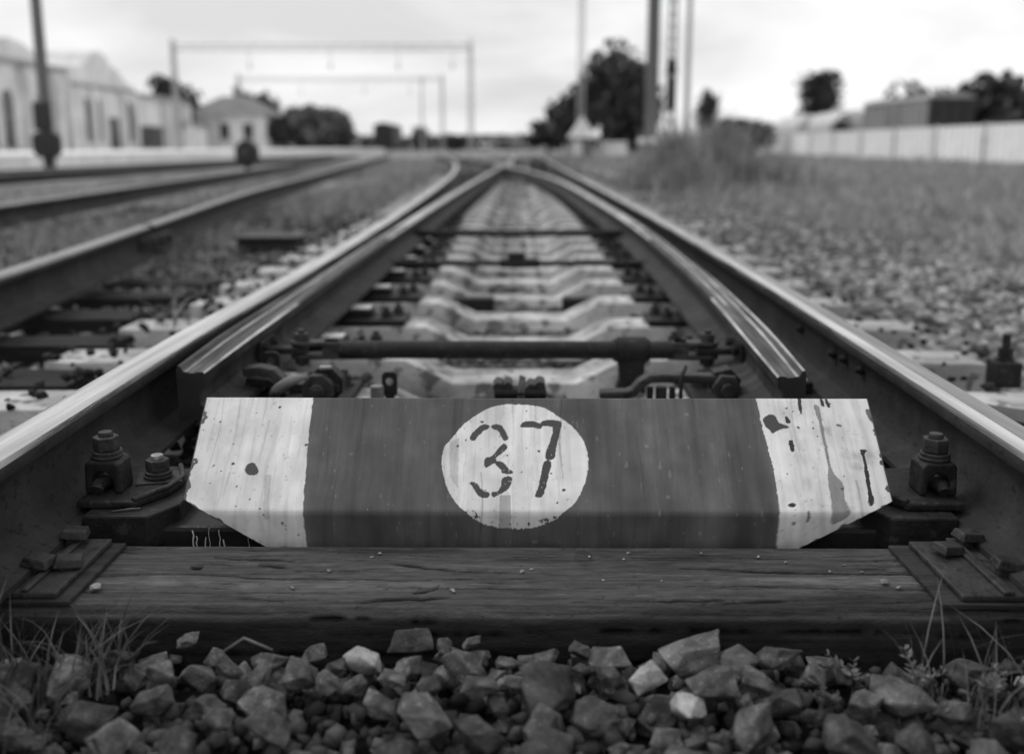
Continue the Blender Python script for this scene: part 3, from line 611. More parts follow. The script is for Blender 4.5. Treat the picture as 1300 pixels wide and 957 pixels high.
for p in [[(509, 303), (515, 301), (512, 268), (508, 266), (508, 290)], [(481, 260), (485, 258), (488, 246), (479, 247)], [(478, 208), (486, 208), (485, 189), (479, 187)], [(549, 296), (554, 296), (556, 282), (550, 282)], [(559, 299), (563, 297), (566, 281), (560, 280)], [(458, 82), (465, 86), (472, 82), (464, 77)]]: blot(p, .025)
for p in [[(488, 70), (492, 68), (492, 53), (487, 50)], [(461, 50), (466, 52), (469, 47), (464, 44)], [(628, 274), (637, 272), (638, 244), (630, 254)], [(570, 244), (577, 242), (577, 237), (570, 239)]]: blot(p, .13)
blot([(-480, 148), (-476, 159), (-465, 161), (-457, 148), (-458, 138), (-468, 136), (-477, 141)], .05)
for k in range(150):
    cx = random.uniform(-570, 632); cy = random.uniform(15, 292); r_ = random.choice([1.2, 1.3, 1.6, 1.8, 2.6])
    s = np.hypot(xm - cx, tm - cy) < r_; pt = np.where(s & Wt, .06, pt)
for k in range(26):
    cx = random.uniform(-370, 430); cy = random.uniform(20, 290); s = np.hypot((xm - cx), (tm - cy) / random.uniform(1, 3)) < random.uniform(.6, 1.2); pt = np.where(s & ~Wt, .14, pt)
edge_ = (T > L1 + L2 - .0022); pt = np.where(edge_, pt * 1.05 + .015, pt)
rim_d = np.minimum(np.minimum(X - xl, xr - X), T); rust = (rim_d < .0015 + .009 * np.clip(fbm(X * 60, T * 60, 95, 3) - .52, 0, 1) * 4); pt = np.where(rust, .05 + .04 * fine, pt)
pt = pt * (1 - .10 * (fbm(X * 190, T * 14, 96, 3) > .6)) 
pl = thing('number_plate', 'folded steel cover plate with stencilled number 37 in a white disc between the rails', 'number plate', (.03, 1.6, -.012))
V = np.stack([X - .03, Yp - 1.6, Zp + .012], -1).reshape(-1, 3); nr, nc = X.shape; idx = np.arange(nr * nc).reshape(nr, nc)
F4 = np.stack([idx[:-1, :-1], idx[:-1, 1:], idx[1:, 1:], idx[1:, :-1]], -1).reshape(-1, 4)
# rim (5 mm of metal) and the back face
loop = np.concatenate([idx[0, :], idx[1:, -1], idx[-1, -2::-1], idx[-2:0:-1, 0]]); nl = len(loop)
back = V[loop] + np.array([0, .0042, -.0026]); ib = np.arange(nl) + len(V)
rim = np.stack([loop, ib, np.roll(ib, -1), np.roll(loop, -1)], -1)
at_p = np.concatenate([pt.ravel(), np.full(nl, .05)]); at_g = np.concatenate([gl.ravel(), np.full(nl, .5)])
finish('painted_sheet', np_mesh('painted_sheet', np.concatenate([V, back]), np.concatenate([F4, rim]), {'paint': at_p, 'gloss': at_g}), 'plate', pl, smooth=True)
mb = MB()
by = [(PB[0] + .005, PB[1]), (PF[0] + .0055, PF[1] - .0015), (PT[0] + .0035, PT[1] - .0035)]
mb.add([(-.40, *by[0]), (.445, *by[0]), (.632, PF[0] + .027, PF[1] + .016), (.632, *by[2]), (-.571, *by[2]), (-.571, PF[0] + .027, PF[1] + .016), (-.54, *by[1]), (.59, *by[1])], [(0, 1, 7, 6), (6, 7, 2, 3, 4, 5)])
mb.build('sheet_back', 'iron2', pl)
for x in (-.36, .42):
    mb = MB(); mb.prism([(1.615, .02), (1.615, .045), (1.765, .188), (1.83, .188), (1.83, .18), (1.775, .178), (1.70, .02)], 'x', x - .02, x + .02); mb.build('bracket', 'iron', pl, bevel=.002)

# ------------------------------------------------------------------ steel bearer below the plate, with paint runs
sb = thing('steel_bearer', 'black greasy steel bearer lying under the number plate', 'bearer', (0, 1.75, -.16))
mb = MB(); mb.box(-1.25, 1.25, 1.628, 1.90, -.16, .012); mb.build('beam', 'iron_wet', sb, bevel=.008)
for x, z0, z1, wd in [(-.566, -.045, .006, .003), (-.560, -.04, -.004, .0025), (-.545, -.055, -.006, .0022), (-.520, -.04, .008, .002), (-.513, -.05, -.01, .003), (-.47, -.04, .0, .0014), (-.538, -.048, .012, .0012)]:
    mb = MB(); n_ = 7; pts_ = [(x + .0012 * math.sin(i * 2.1 + x * 90), 1.6262, z1 + (z0 - z1) * i / (n_ - 1)) for i in range(n_)]
    mb.tube(pts_, [wd * .35] + [wd * .5] * (n_ - 2) + [wd * .7], 6); mb.build('paint_run', 'white_drip', sb, smooth=True)

# ------------------------------------------------------------------ rail fastenings beside the plate
def hexbolt(parent, x, y, z, r, h, nm='bolt', mat='iron2', tip='iron2'):
    mb = MB(); mb.cyl((x, y, z), (x, y, z + .006), r * 1.3, n=24); mb.cyl((x + .001, y, z + .006), (x + .001, y, z + .013), r * 1.22, n=24); w_ = rounded(mb.build('washer', mat, parent, bevel=.0015))
    mb = MB(); mb.cyl((x, y, z + .013), (x, y, z + .013 + h), r * 1.1, n=6, ph=.35); nut = mb.build('nut', mat, parent, bevel=.0028)
    mb = MB(); mb.cyl((x, y, z + .013 + h), (x, y, z + .013 + h + .008), r * .62, r * .56, n=18); rounded(mb.build('stud_end', tip, parent, bevel=.0012))
def fastening(s, label, two):
    xf = s * abs(xat(PL if s < 0 else PR, 1.74)); x0 = xf - s * .075      # rail foot inner edge
    t = thing('rail_fastening', label, 'rail fastening', (x0, 1.74, .012))
    e = -s; a, b_ = sorted((x0 + e * .003, x0 + e * .145))
    mb = MB(); mb.prism([(x0 + e * .003, 1.600), (x0 + e * .115, 1.600), (x0 + e * .150, 1.66), (x0 + e * .150, 1.86), (x0 + e * .003, 1.86)], 'z', -.02, .042); mb.build('sole_block', 'iron', t, bevel=.004)
    mb = MB(); mb.prism([(x0 + .02 * s, 1.632), (x0 + e * .080, 1.632), (x0 + e * .120, 1.70), (x0 + e * .128, 1.76), (x0 + e * .10, 1.83), (x0 + .02 * s, 1.83)], 'z', .0425, .056); mb.build('chair', 'iron', t, bevel=.004)
    mb = MB(); mb.tube([(x0 + e * .078, 1.637, .058), (x0 + e * .117, 1.702, .059), (x0 + e * .124, 1.76, .059), (x0 + e * .098, 1.825, .059)], .005, 8); mb.build('chair_rim', 'iron2', t, smooth=True)
    # the arched clamp: two legs and a bridge over the foot of the rail
    cx = x0 + e * .012; y0 = 1.70; h0 = .0565; A = []
    for i in range(13):
        th = math.pi * i / 12; A.append((math.cos(th) * .019, .074 + .022 * math.sin(th)))
    outl = [(-.032, h0), (-.030, .108), (-.025, .115), (.025, .115), (.030, .108), (.033, h0), (.0195, h0)] + A + [(-.0195, h0)]
    mb = MB(); mb.prism([(cx + q[0], q[1]) for q in outl], 'y', y0 - .03, y0 + .03); mb.build('clamp', 'iron', t, bevel=.004)
    mb = MB(); mb.tube([(cx + e * .0, y0 + .02, .068), (cx + s * .010, y0 - .022, .072), (cx + s * .010, y0 - .032, .064)], .012, 14); rounded(mb.build('clip_end', 'iron2', t))
    hexbolt(t, cx, y0, .1155, .021, .026)
    if two:
        hexbolt(t, x0 + e * .080, 1.755, .0595, .020, .022, tip='iron_edge')
        mb = MB(); mb.box(x0 + e * .083 - .04, x0 + e * .083 + .04, 1.722, 1.79, .0562, .0592, rot=((x0 + e * .083, 1.757, .058), Matrix.Rotation(.25, 3, 'Z'))); mb.build('lock_plate', 'iron2', t, bevel=.001)
    return t
fastening(-1, 'rusty clamp and two hexagon nuts holding the left rail beside the plate', True)
fastening(1, 'arched clamp with one hexagon nut holding the right rail beside the plate', False)

# tie plates and spikes on the front timber
def tie_plate(s, label):
    xf = s * abs(xat(PL if s < 0 else PR, 1.44)); xi = xf - s * .075
    t = thing('tie_plate', label, 'tie plate', (xi, 1.44, .0)); e = -s
    kk = .68 if s < 0 else 1.0
    def bx(a, b_, y0, y1, z0, z1, nm, mat='iron2', bev=.003):
        b_ *= kk
        a, b_ = sorted((xi + e * a, xi + e * b_)); mb = MB(); mb.box(a, b_, y0, y1, z0, z1); return mb.build(nm, mat, t, bevel=bev)
    bx(-.24, .125, 1.345, 1.565, .001, .009, 'pad', 'old_wood', .002)
    bx(-.23, .095, 1.352, 1.558, .0095, .0195, 'plate')
    bx(.018 * kk, .035, 1.352, 1.558, .0197, .026, 'rib')
    for (dx, y, rz) in ((.058, 1.50, .35), (.002, 1.425, -.1), (.012, 1.535, .2)):
        if s < 0 and dx == .058: y = 1.44
        x = xi + e * dx * kk; z = .010 if dx > .03 else .018
        mb = MB(); rot = ((x, y, z), Matrix.Rotation(rz, 3, 'Z') @ Matrix.Rotation(.12, 3, 'Y'))
        mb.box(x - .010, x + .010, y - .010, y + .010, z - .004, z + .014, rot=rot); mb.box(x - .019, x + .025, y - .018, y + .018, z + .014, z + .028, rot=rot, taper=(.82, .8)); mb.build('spike', 'iron2', t, bevel=.0025)
    return t
tie_plate(-1, 'iron tie plate with spikes on the timber at lower left behind grass')
tie_plate(1, 'iron tie plate with square headed spikes on the timber at lower right')

# ------------------------------------------------------------------ switch rods
def clevis(parent, x, y, z, s, ln=.10):
    """fork end of a rod; s = side it points to"""
    mb = MB(); n_ = 10
    for dz in (-.024, .012):
        out_ = [(x - s * ln * .5, y - .024), (x + s * ln * .3, y - .028)] + [(x + s * (ln * .3 + .03 * math.sin(math.pi * i / n_)), y - .028 * math.cos(math.pi * i / n_)) for i in range(1, n_)] + [(x + s * ln * .3, y + .028), (x - s * ln * .5, y + .024)]
        mb.prism(out_, 'z', z + dz, z + dz + .013)
    mb.box(min(x - s * ln * .5, x - s * ln * .15), max(x - s * ln * .5, x - s * ln * .15), y - .024, y + .024, z - .024, z + .025)
    mb.build('clevis', 'iron2', parent, bevel=.004)
    mb = MB(); px = x + s * ln * .3
    mb.cyl((px, y, z - .045), (px, y, z + .038), .012, n=14); mb.cyl((px, y, z + .025), (px, y, z + .046), .021, n=6, ph=.2); mb.cyl((px, y, z + .046), (px, y, z + .056), .010, n=12); mb.cyl((px, y, z - .04), (px, y, z - .024), .02, n=6)
    mb.build('clevis_pin', 'iron2', parent, bevel=.002)
ry, rz_ = 2.66, .115
ro = thing('switch_rod', 'thick round iron rod joining the two switch blades above the plate', 'switch rod', (0, ry, .02))
mb = MB(); mb.cyl((-.50, ry, rz_), (.44, ry, rz_), .0245, n=24); rounded(mb.build('rod', 'iron', ro))
clevis(ro, -.555, ry, rz_, -1, .13); clevis(ro, .475, ry, rz_, 1, .12)
for s, xb in ((-1, BL), (1, BR)):
    x = xat(xb, ry); mb = MB(); a, b_ = sorted((x - s * .012, x - s * .135)); mb.box(a, b_, ry - .026, ry + .026, rz_ - .009, rz_ + .009)
    a, b_ = sorted((x - s * .012, x - s * .03)); mb.box(a, b_, ry - .07, ry + .07, rz_ - .02, rz_ + .035); mb.build('blade_lug', 'iron', ro, bevel=.003)
    for q in (-.045, .045):
        mb = MB(); mb.cyl((x - s * .03, ry + q, rz_ + .012), (x - s * .048, ry + q, rz_ + .012), .015, n=6); mb.build('lug_nut', 'iron', ro, bevel=.002)
mb = MB(); mb.cyl((.265, ry, rz_), (.345, ry, rz_), .037, n=24); mb.cyl((.255, ry, rz_), (.265, ry, rz_), .031, n=24); mb.cyl((.345, ry, rz_), (.354, ry, rz_), .031, n=24)
rounded(mb.build('collar', 'iron', ro, bevel=.002))
mb = MB(); mb.prism([(.268, .10), (.342, .10), (.336, .04), (.345, .0), (.262, .0), (.272, .04)], 'y', ry - .026, ry + .026); mb.build('stem', 'iron', ro, bevel=.005)

def strap(pts, hw, th, mb):
    """flat bar bent in the x-z plane, depth hw along y"""
    P = [Vector(p) for p in pts]; vs = []; fs = []
    for i, p in enumerate(P):
        d = (P[min(i + 1, len(P) - 1)] - P[max(i - 1, 0)]).normalized(); nn = Vector((-d.z, 0, d.x)) * th
        for a in (-1, 1):
            for b_ in (-1, 1): vs.append((p.x + nn.x * b_, p.y + a * hw, p.z + nn.z * b_))
    for i in range(len(P) - 1):
        q = i * 4; fs += [(q, q + 1, q + 5, q + 4), (q + 1, q + 3, q + 7, q + 5), (q + 3, q + 2, q + 6, q + 7), (q + 2, q, q + 4, q + 6)]
    fs += [(0, 2, 3, 1), tuple(len(vs) - 4 + k for k in (1, 3, 2, 0))]; mb.add(vs, fs); return mb
# left locking link
yl = 2.38
ll = thing('locking_link', 'bent iron link with a big hexagon nut beside the left blade tip', 'switch link', (-.55, yl, .0))
mb = MB(); strap([(-.675, yl, .118), (-.635, yl, .122), (-.605, yl, .116), (-.585, yl, .096), (-.568, yl, .083), (-.54, yl, .080), (-.47, yl, .079), (-.44, yl, .079)], .022, .0115, mb); mb.build('bent_bar', 'iron2', ll, bevel=.004)
mb = MB(); strap([(-.675, yl + .02, .09), (-.62, yl + .02, .085), (-.595, yl + .02, .07), (-.58, yl + .02, .05)], .02, .009, mb); mb.build('lower_bar', 'iron', ll, bevel=.003)
mb = MB(); mb.cyl((-.488, yl - .022, .081), (-.488, yl - .05, .081), .040, n=8, ph=.39); mb.build('nut', 'iron2', ll, bevel=.003)
mb = MB(); mb.cyl((-.475, yl + .03, .086), (-.475, yl - .018, .086), .046, n=8, ph=.39); mb.build('backing_nut', 'iron', ll, bevel=.003)
mb = MB(); mb.cyl((-.488, yl - .05, .079), (-.488, yl - .066, .079), .019, .017, n=16); mb.cyl((-.488, yl - .066, .079), (-.488, yl - .072, .079), .011, n=12); rounded(mb.build('bolt_end', 'iron2', ll, bevel=.0015))
mb = MB(); mb.box(-.486, -.458, yl - .03, yl - .01, .128, .135); mb.build('locking_tab', 'iron_edge', ll, bevel=.001)
mb = MB(); n_ = 8; P_ = []
for i in range(n_): 
    q = i / (n_ - 1); P_.append((-.598 + .072 * q, yl - .035 - .012 * math.sin(q * 3), .062 + .055 * q ** .7))
vs = []; 
for i, p in enumerate(P_):
    wv = .012 + .012 * i / n_; vs += [(p[0] - wv, p[1], p[2] + .004), (p[0] + wv, p[1] + .008, p[2] - .004)]
mb.add(vs, [(2 * i, 2 * i + 1, 2 * i + 3, 2 * i + 2) for i in range(n_ - 1)]); o = mb.build('cloth_strip', 'wagon', ll, smooth=True)
sm = o.modifiers.new('s', 'SOLIDIFY'); sm.thickness = .006
# drilled tabs
def tab(x, y, z, label, hgt=.055, wd=.021):
    n_ = 14; mb = MB(); outer = [(-wd, -hgt * .5), (wd, -hgt * .5), (wd, hgt * .35), (wd * .7, hgt * .5), (-wd * .7, hgt * .5), (-wd, hgt * .35)]
    hole = [(math.cos(2 * math.pi * i / n_) * .010, .006 + math.sin(2 * math.pi * i / n_) * .010) for i in range(n_)]
    def ray(a):
        best = 9
        for i in range(len(outer)):
            p, q = Vector(outer[i]), Vector(outer[(i + 1) % len(outer)]); d = Vector((math.cos(a), math.sin(a))); c = Vector((0, .006)); e = q - p
            den = d.x * e.y - d.y * e.x
            if abs(den) < 1e-9: continue
            t_ = ((p.x - c.x) * e.y - (p.y - c.y) * e.x) / den; u_ = ((p.x - c.x) * d.y - (p.y - c.y) * d.x) / den
            if t_ > 0 and -1e-6 <= u_ <= 1 + 1e-6: best = min(best, t_)
        return (math.cos(a) * best, .006 + math.sin(a) * best)
    ang = [2 * math.pi * i / 28 for i in range(28)]; ou = [ray(a) for a in ang]; ho = [(math.cos(a) * .0095, .006 + math.sin(a) * .0095) for a in ang]
    vs = []
    for dy in (-.004, .004):
        vs += [(x + p[0], y + dy, z + p[1]) for p in ou] + [(x + p[0], y + dy, z + p[1]) for p in ho]
    fs = []
    for i in range(28):
        j = (i + 1) % 28; fs += [(i, j, 28 + j, 28 + i), (56 + i, 84 + i, 84 + j, 56 + j), (i, 56 + i, 56 + j, j), (28 + i, 28 + j, 84 + j, 84 + i)]
    mb.add(vs, fs); mb.cyl((x, y + .0, z - hgt * .5 - .03), (x, y, z - hgt * .5), .012, n=10); o = mb.build('drilled_tab', 'iron', loc=(x, y, z)); return tag(o, label, 'metal tab')
tab(-.632, 2.47, .118, 'small drilled iron tab above the bent link at left', .06, .022)
tab(-.322, 2.40, .082, 'small dark iron tab with a hole standing behind the plate edge', .06, .019)
mb = MB(); mb.cyl((-.352, 2.39, .03), (-.352, 2.39, .076), .017, n=18); mb.cyl((-.352, 2.39, .076), (-.352, 2.39, .079), .0155, n=18); o = rounded(mb.build('bolt', 'iron_edge', loc=(-.352, 2.39, .03))); tag(o, 'round bolt head with bright top next to the drilled tab', 'bolt')
# middle cable clamp
mc = thing('cable_clamp', 'cluster of dark clamps and nuts in the middle behind the number disc', 'clamp', (.005, 2.38, .03))
mb = MB(); mb.box(-.062, .062, 2.36, 2.41, .04, .078); mb.build('block', 'iron', mc, bevel=.004)
for x, z, r in ((-.052, .083, .014), (-.028, .086, .012), (.05, .085, .015), (.03, .076, .018)):
    mb = MB(); mb.cyl((x, 2.355, z), (x, 2.42, z), r, n=6); mb.build('nut', 'iron2', mc, bevel=.002)
mb = MB(); mb.cyl((-.06, 2.362, .068), (.065, 2.362, .068), .013, n=12); rounded(mb.build('pin', 'iron', mc))
mb = MB(); mb.box(-.004, .004, 2.35, 2.356, .06, .115, rot=((0, 2.353, .08), Matrix.Rotation(.12, 3, 'Y'))); mb.box(.006, .013, 2.35, 2.356, .06, .112, rot=((.01, 2.353, .08), Matrix.Rotation(.05, 3, 'Y'))); mb.build('split_pin', 'iron_edge', mc)
# right locking link
yr = 2.36
lr = thing('locking_link', 'curved iron link with hexagon nut beneath the right end of the rod', 'switch link', (.36, yr, .0))
mb = MB(); strap([(.195, yr, .066), (.262, yr, .068), (.278, yr, .075), (.295, yr, .096), (.315, yr, .108), (.345, yr, .110), (.44, yr, .108), (.50, yr, .106)], .022, .0105, mb); mb.build('bent_bar', 'iron2', lr, bevel=.005)
mb = MB(); mb.cyl((.497, yr - .024, .090), (.497, yr - .045, .090), .036, n=6, ph=.2); mb.build('nut', 'iron2', lr, bevel=.003)
mb = MB(); mb.cyl((.497, yr - .045, .088), (.497, yr - .06, .088), .017, n=14); rounded(mb.build('bolt_end', 'iron2', lr, bevel=.0015))
mb = MB(); mb.cyl((.497, yr + .03, .096), (.497, yr - .018, .096), .040, n=6, ph=.5); mb.build('backing_nut', 'iron', lr, bevel=.003)
mb = MB(); mb.tube([(.388, yr - .03, .05), (.388, yr - .03, .115), (.392, yr - .028, .125), (.400, yr - .02, .142)], .005, 8); mb.build('split_pin', 'iron2', lr, smooth=True)
for x in (.318, .345, .372):
    mb = MB(); mb.cyl((x, yr, .05), (x, yr, .085), .008 if x != .345 else .014, n=12); rounded(mb.build('pin', 'iron2', lr))
# further rods
r2 = thing('switch_rod', 'thin dark rod crossing between the blades far behind the thick rod', 'switch rod', (0, 6.55, .08))
mb = MB(); mb.cyl((-.66, 6.55, .10), (.655, 6.55, .10), .022, n=14); rounded(mb.build('rod', 'iron', r2))
for s, x in ((-1, -.63), (1, .61)):
    mb = MB(); mb.box(x - .06, x + .06, 6.51, 6.59, .075, .125); mb.build('clevis', 'iron', r2, bevel=.006)
r3 = thing('switch_rod', 'slim dark rod with a clamp at its middle, nearer than the far rod', 'switch rod', (0, 5.05, .05))
mb = MB(); mb.cyl((-.66, 5.05, .075), (.66, 5.05, .075), .014, n=12); rounded(mb.build('rod', 'iron', r3))
mb = MB(); mb.box(-.10, .10, 5.0, 5.1, .055, .10); mb.box(-.06, .03, 5.02, 5.08, .10, .13); mb.build('clamp', 'iron', r3, bevel=.008)
for x in (-.22, .30):
    mb = MB(); mb.box(x - .1, x + .1, 4.58, 4.66, -.10, -.035); o = mb.build('dark_slab', 'iron', bevel=.008, loc=(x, 4.62, -.10)); tag(o, ('left' if x < 0 else 'right') + ' of two added dark slabs in the gap between sleepers', 'dark slab')  # slabs added to stand in for dark stains and the sleeper gap
# small channel on the right side, outside the right stock rail
ob = thing('outrigger_bar', 'dark iron bar with an upright bolt sticking out beside the right rail', 'iron bar', (1.3, 2.5, -.06))
mb = MB(); mb.prism([(.99, .02), (.99, .05), (1.10, .05), (1.26, .025), (1.50, .02), (1.50, -.02), (.99, -.02)], 'y', 2.20, 2.36); mb.build('bar', 'iron2', ob, bevel=.004)
mb = MB(); bolt(mb, 1.42, 2.86, .045, .019, .045, .04); rounded(mb.build('bolt', 'iron', ob))
mb = MB(); mb.box(1.385, 1.455, 2.82, 2.90, -.03, .0445); mb.build('foot', 'iron', ob, bevel=.004)
for i, (x, y, lab) in enumerate([(-1.75, 7.1, 'dark low iron box beside the near left track, right of the rail joint')]):
    t = thing('iron_box', lab, 'box', (x, y, -.12)); mb = MB(); mb.box(x - .24, x + .2, y - .16, y + .16, -.12, .02, taper=(.94, .9)); mb.build('case', 'iron', t, bevel=.01)
    mb = MB(); mb.box(x - .25, x + .21, y - .17, y + .17, .02, .04); mb.build('lid', 'iron2', t, bevel=.008)

# ------------------------------------------------------------------ vegetation
def grass_arrays(P3, h, w, lean, rng, segs=3):
    n = len(P3); a = rng.uniform(0, 6.283, n); b_ = rng.uniform(0, 6.283, n); V = np.zeros((n, segs * 2 + 1, 3))
    sx, sy = np.cos(b_) * w / 2, np.sin(b_) * w / 2
    for k in range(segs + 1):
        t = k / segs; bend = lean * h * t**2; cx = P3[:, 0] + np.cos(a) * bend; cy = P3[:, 1] + np.sin(a) * bend; cz = P3[:, 2] + h * (t - .25 * lean * t**2)
        if k == segs: V[:, 2 * segs] = np.stack([cx, cy, cz], 1)
        else:
            q = 1 - .55 * t; V[:, 2 * k] = np.stack([cx - sx * q, cy - sy * q, cz], 1); V[:, 2 * k + 1] = np.stack([cx + sx * q, cy + sy * q, cz], 1)
    f = []
    for k in range(segs - 1): f += [(2 * k, 2 * k + 1, 2 * k + 3), (2 * k, 2 * k + 3, 2 * k + 2)]
    f += [(2 * segs - 2, 2 * segs - 1, 2 * segs)]; f = np.array(f); m_ = segs * 2 + 1
    return V.reshape(-1, 3), (f[None] + (np.arange(n) * m_)[:, None, None]).reshape(-1, 3), m_
def grass_field(name, label, areas, mat, seed, thresh=.45):
    rng = np.random.default_rng(seed); Ps = []; H = []; Wd = []
    for (x0, x1, y0, y1, dens, z, h0, h1, wd) in areas:
        n = int((x1 - x0) * (y1 - y0) * dens); p = np.stack([rng.uniform(x0, x1, n), rng.uniform(y0, y1, n), np.full(n, z)], 1)
        c = fbm(p[:, 0] * 1.1, p[:, 1] * .9, seed) ; k = c > thresh - .1 * rng.random(n); p = p[k]; Ps.append(p); H.append(rng.uniform(h0, h1, len(p)) * (.6 + .8 * c[k])); Wd.append(np.full(len(p), wd))
    P3 = np.concatenate(Ps); H = np.concatenate(H); Wd = np.concatenate(Wd); V, F_, m_ = grass_arrays(P3, H, Wd, rng.uniform(.15, .8, len(P3)), rng)
    o = finish(name, np_mesh(name, V, F_, {'tone': np.repeat(rng.uniform(.6, 1.5, len(P3)), m_)}), mat, kind='stuff')
    o['label'] = label; o['category'] = 'grass'; return o
grass_field('grass', 'pale dry grass growing between the tracks on the left', [(-4.2, -2.0, 6.2, 16, 260, -.15, .08, .24, .010), (-9, -4, 7, 30, 60, -.15, .06, .2, .016), (-3.9, -2.2, 4.2, 9, 420, -.14, .08, .28, .009), (-2.3, -1.2, 2.6, 8, 160, -.12, .04, .14, .006), (-3.2, -1.2, 9, 24, 160, -.14, .08, .25, .013), (-7, -2, 24, 60, 30, -.15, .1, .3, .03)], 'grass', 5, .42)
grass_field('grass', 'grey grass of the field between the gravel and the fence on the right', [(2.9, 7, 4.6, 8, 330, -.15, .05, .16, .010), (3.0, 9.5, 8, 14, 300, -.15, .06, .2, .014), (2.6, 14, 14, 26, 130, -.15, .10, .32, .02), (5, 21, 26, 45, 24, -.16, .12, .35, .035), (2, 21, 45, 95, 8, -.16, .15, .45, .06), (-2, 4, 30, 70, 16, -.15, .1, .3, .04)], 'grass', 6, .36)
def tuft(name, label, cat, x, y, z, n, spread, h0, h1, wd, mat, seed, lean=(.2, 1.0), group=None):
    rng = np.random.default_rng(seed); r_ = spread * (np.sqrt(rng.random(n)) if spread < .3 else np.abs(rng.normal(size=n)) * .8); a = rng.uniform(0, 6.28, n); hq = 1 if spread < .3 else np.clip(1.25 - .5 * r_ / spread, .3, 1.2)
    P3 = np.stack([r_ * np.cos(a), r_ * np.sin(a), np.zeros(n)], 1); V, F_, m_ = grass_arrays(P3, rng.uniform(h0, h1, n) * hq, np.full(n, wd), rng.uniform(lean[0], lean[1], n), rng, 4)
    k0 = np.arange(n) * m_; F_ = np.concatenate([F_, np.stack([k0, k0 + 1, np.full(n, len(V))], 1)]); V = np.concatenate([V, [[0, 0, -.01]]])   # blades share one root
    o = finish(name, np_mesh(name, V, F_, {'tone': np.append(np.repeat(rng.uniform(.5, 1.5, n), m_), .6)}), mat, loc=(x, y, z)); return tag(o, label, cat, group)
tuft('grass_tuft', 'grass tuft at the lower left in front of the left tie plate', 'grass', -.575, 1.24, -.06, 60, .05, .06, .14, .0032, 'grass_dark', 1)
tuft('grass_tuft', 'thick grass tuft in the bottom left corner among the stones', 'grass', -.66, 1.16, -.07, 90, .09, .06, .13, .0035, 'grass_dark', 2)
tuft('grass_tuft', 'sparse grass blades at the far left edge in front of the timber', 'grass', -.70, 1.26, -.06, 30, .06, .08, .16, .003, 'grass_dark', 3)
tuft('grass_tuft', 'thin grass tuft in the lower right corner', 'grass', .66, 1.17, -.07, 70, .08, .05, .13, .003, 'grass_dark', 4)
tuft('grass_tuft', 'few tall grass stalks at right in front of the timber end', 'grass', .57, 1.23, -.07, 16, .06, .08, .17, .0028, 'grass_dark', 8)
tuft('grass_tuft', 'pale grass tuft growing behind the left stock rail beside timber', 'grass', -1.33, 3.75, -.1, 40, .1, .12, .3, .006, 'grass', 9)
tuft('grass_tuft', 'tall pale grass clump beside the dark post right of the track', 'grass', 3.5, 17.5, -.15, 900, 1.0, .6, 1.35, .03, 'grass', 12, (.1, .5))
tuft('grass_tuft', 'broad clump of tall grass at the foot of the thick pole', 'grass', 2.95, 19, -.15, 900, .9, .6, 1.3, .03, 'grass', 13, (.1, .5))
tuft('grass_tuft', 'loose grass clump at right of the dark post near the gravel', 'grass', 4.6, 18, -.15, 350, .8, .3, .75, .03, 'grass', 14, (.1, .6))
tuft('grass_tuft', 'small pale grass clump in the middle distance right of the rails', 'grass', 4.4, 10.5, -.15, 260, .8, .15, .36, .015, 'grass', 15, (.2, .8))
def weed(x, y, z, label, seed, n=5, h=.08):
    r_ = random.Random(seed); t = thing('weed', label, 'weed', (x, y, z)); st = MB(); lf = []
    for s in range(n):
        a = r_.uniform(0, 6.28); ln = r_.uniform(.25, .6) if s else .1; hh = h * r_.uniform(.6, 1.1); pts_ = []
        for i in range(7): q = i / 6; pts_.append((x + math.cos(a) * ln * hh * q * q, y + math.sin(a) * ln * hh * q * q, z + hh * q * (1 - .2 * ln * q)))
        st.tube(pts_, [.0016 * (1 - .7 * i / 6) for i in range(7)], 5)
        for i in range(2, 7):
            for sd in (-1, 1):
                b_ = a + sd * r_.uniform(.9, 1.5); L_ = hh * .34 * (1.15 - .1 * i) * r_.uniform(.7, 1.2); p = Vector(pts_[i]); d = Vector((math.cos(b_), math.sin(b_), r_.uniform(.2, .9))).normalized(); sdv = d.cross(Vector((r_.uniform(-.6, .6), r_.uniform(-.6, .6), 1))).normalized() * L_ * r_.uniform(.22, .42)
                mb = MB(); mb.add([p, p + d * L_ * .3 + sdv * .7, p + d * L_ * .45 + sdv * .5, p + d * L_ * .6 + sdv * .9, p + d * L_, p + d * L_ * .6 - sdv * .9, p + d * L_ * .45 - sdv * .5, p + d * L_ * .3 - sdv * .7, p + d * L_ * .5 + Vector((0, 0, -.002))],
                                  [(0, 1, 8), (1, 2, 8), (2, 3, 8), (3, 4, 8), (4, 5, 8), (5, 6, 8), (6, 7, 8), (7, 0, 8)]); mb.build('leaf', 'weed', t, recalc=False)
    st.build('stem', 'weed', t)
weed(.455, 1.245, -.075, 'upright leafy weed in front of the timber, right of the big stones', 3, 6, .055)
weed(.54, 1.235, -.075, 'tall leafy weed below the right tie plate', 4, 6, .062)
weed(.40, 1.19, -.07, 'low spreading weed among the stones at right', 5, 7, .04)
weed(.62, 1.20, -.07, 'bushy weed near the bottom right corner', 6, 9, .05)
weed(.49, 1.17, -.07, 'small weed at the bottom edge, right of centre', 7, 7, .04)
def twig(pts_, r_, label):
    mb = MB(); mb.tube(pts_, r_, 6); o = mb.build('twig', 'weed', loc=pts_[0], smooth=True); tag(o, label, 'twig')
twig([(-.40, 1.235, -.01), (-.372, 1.24, .008), (-.335, 1.245, -.012)], .0018, 'bent thin straw arching over stones at lower left')
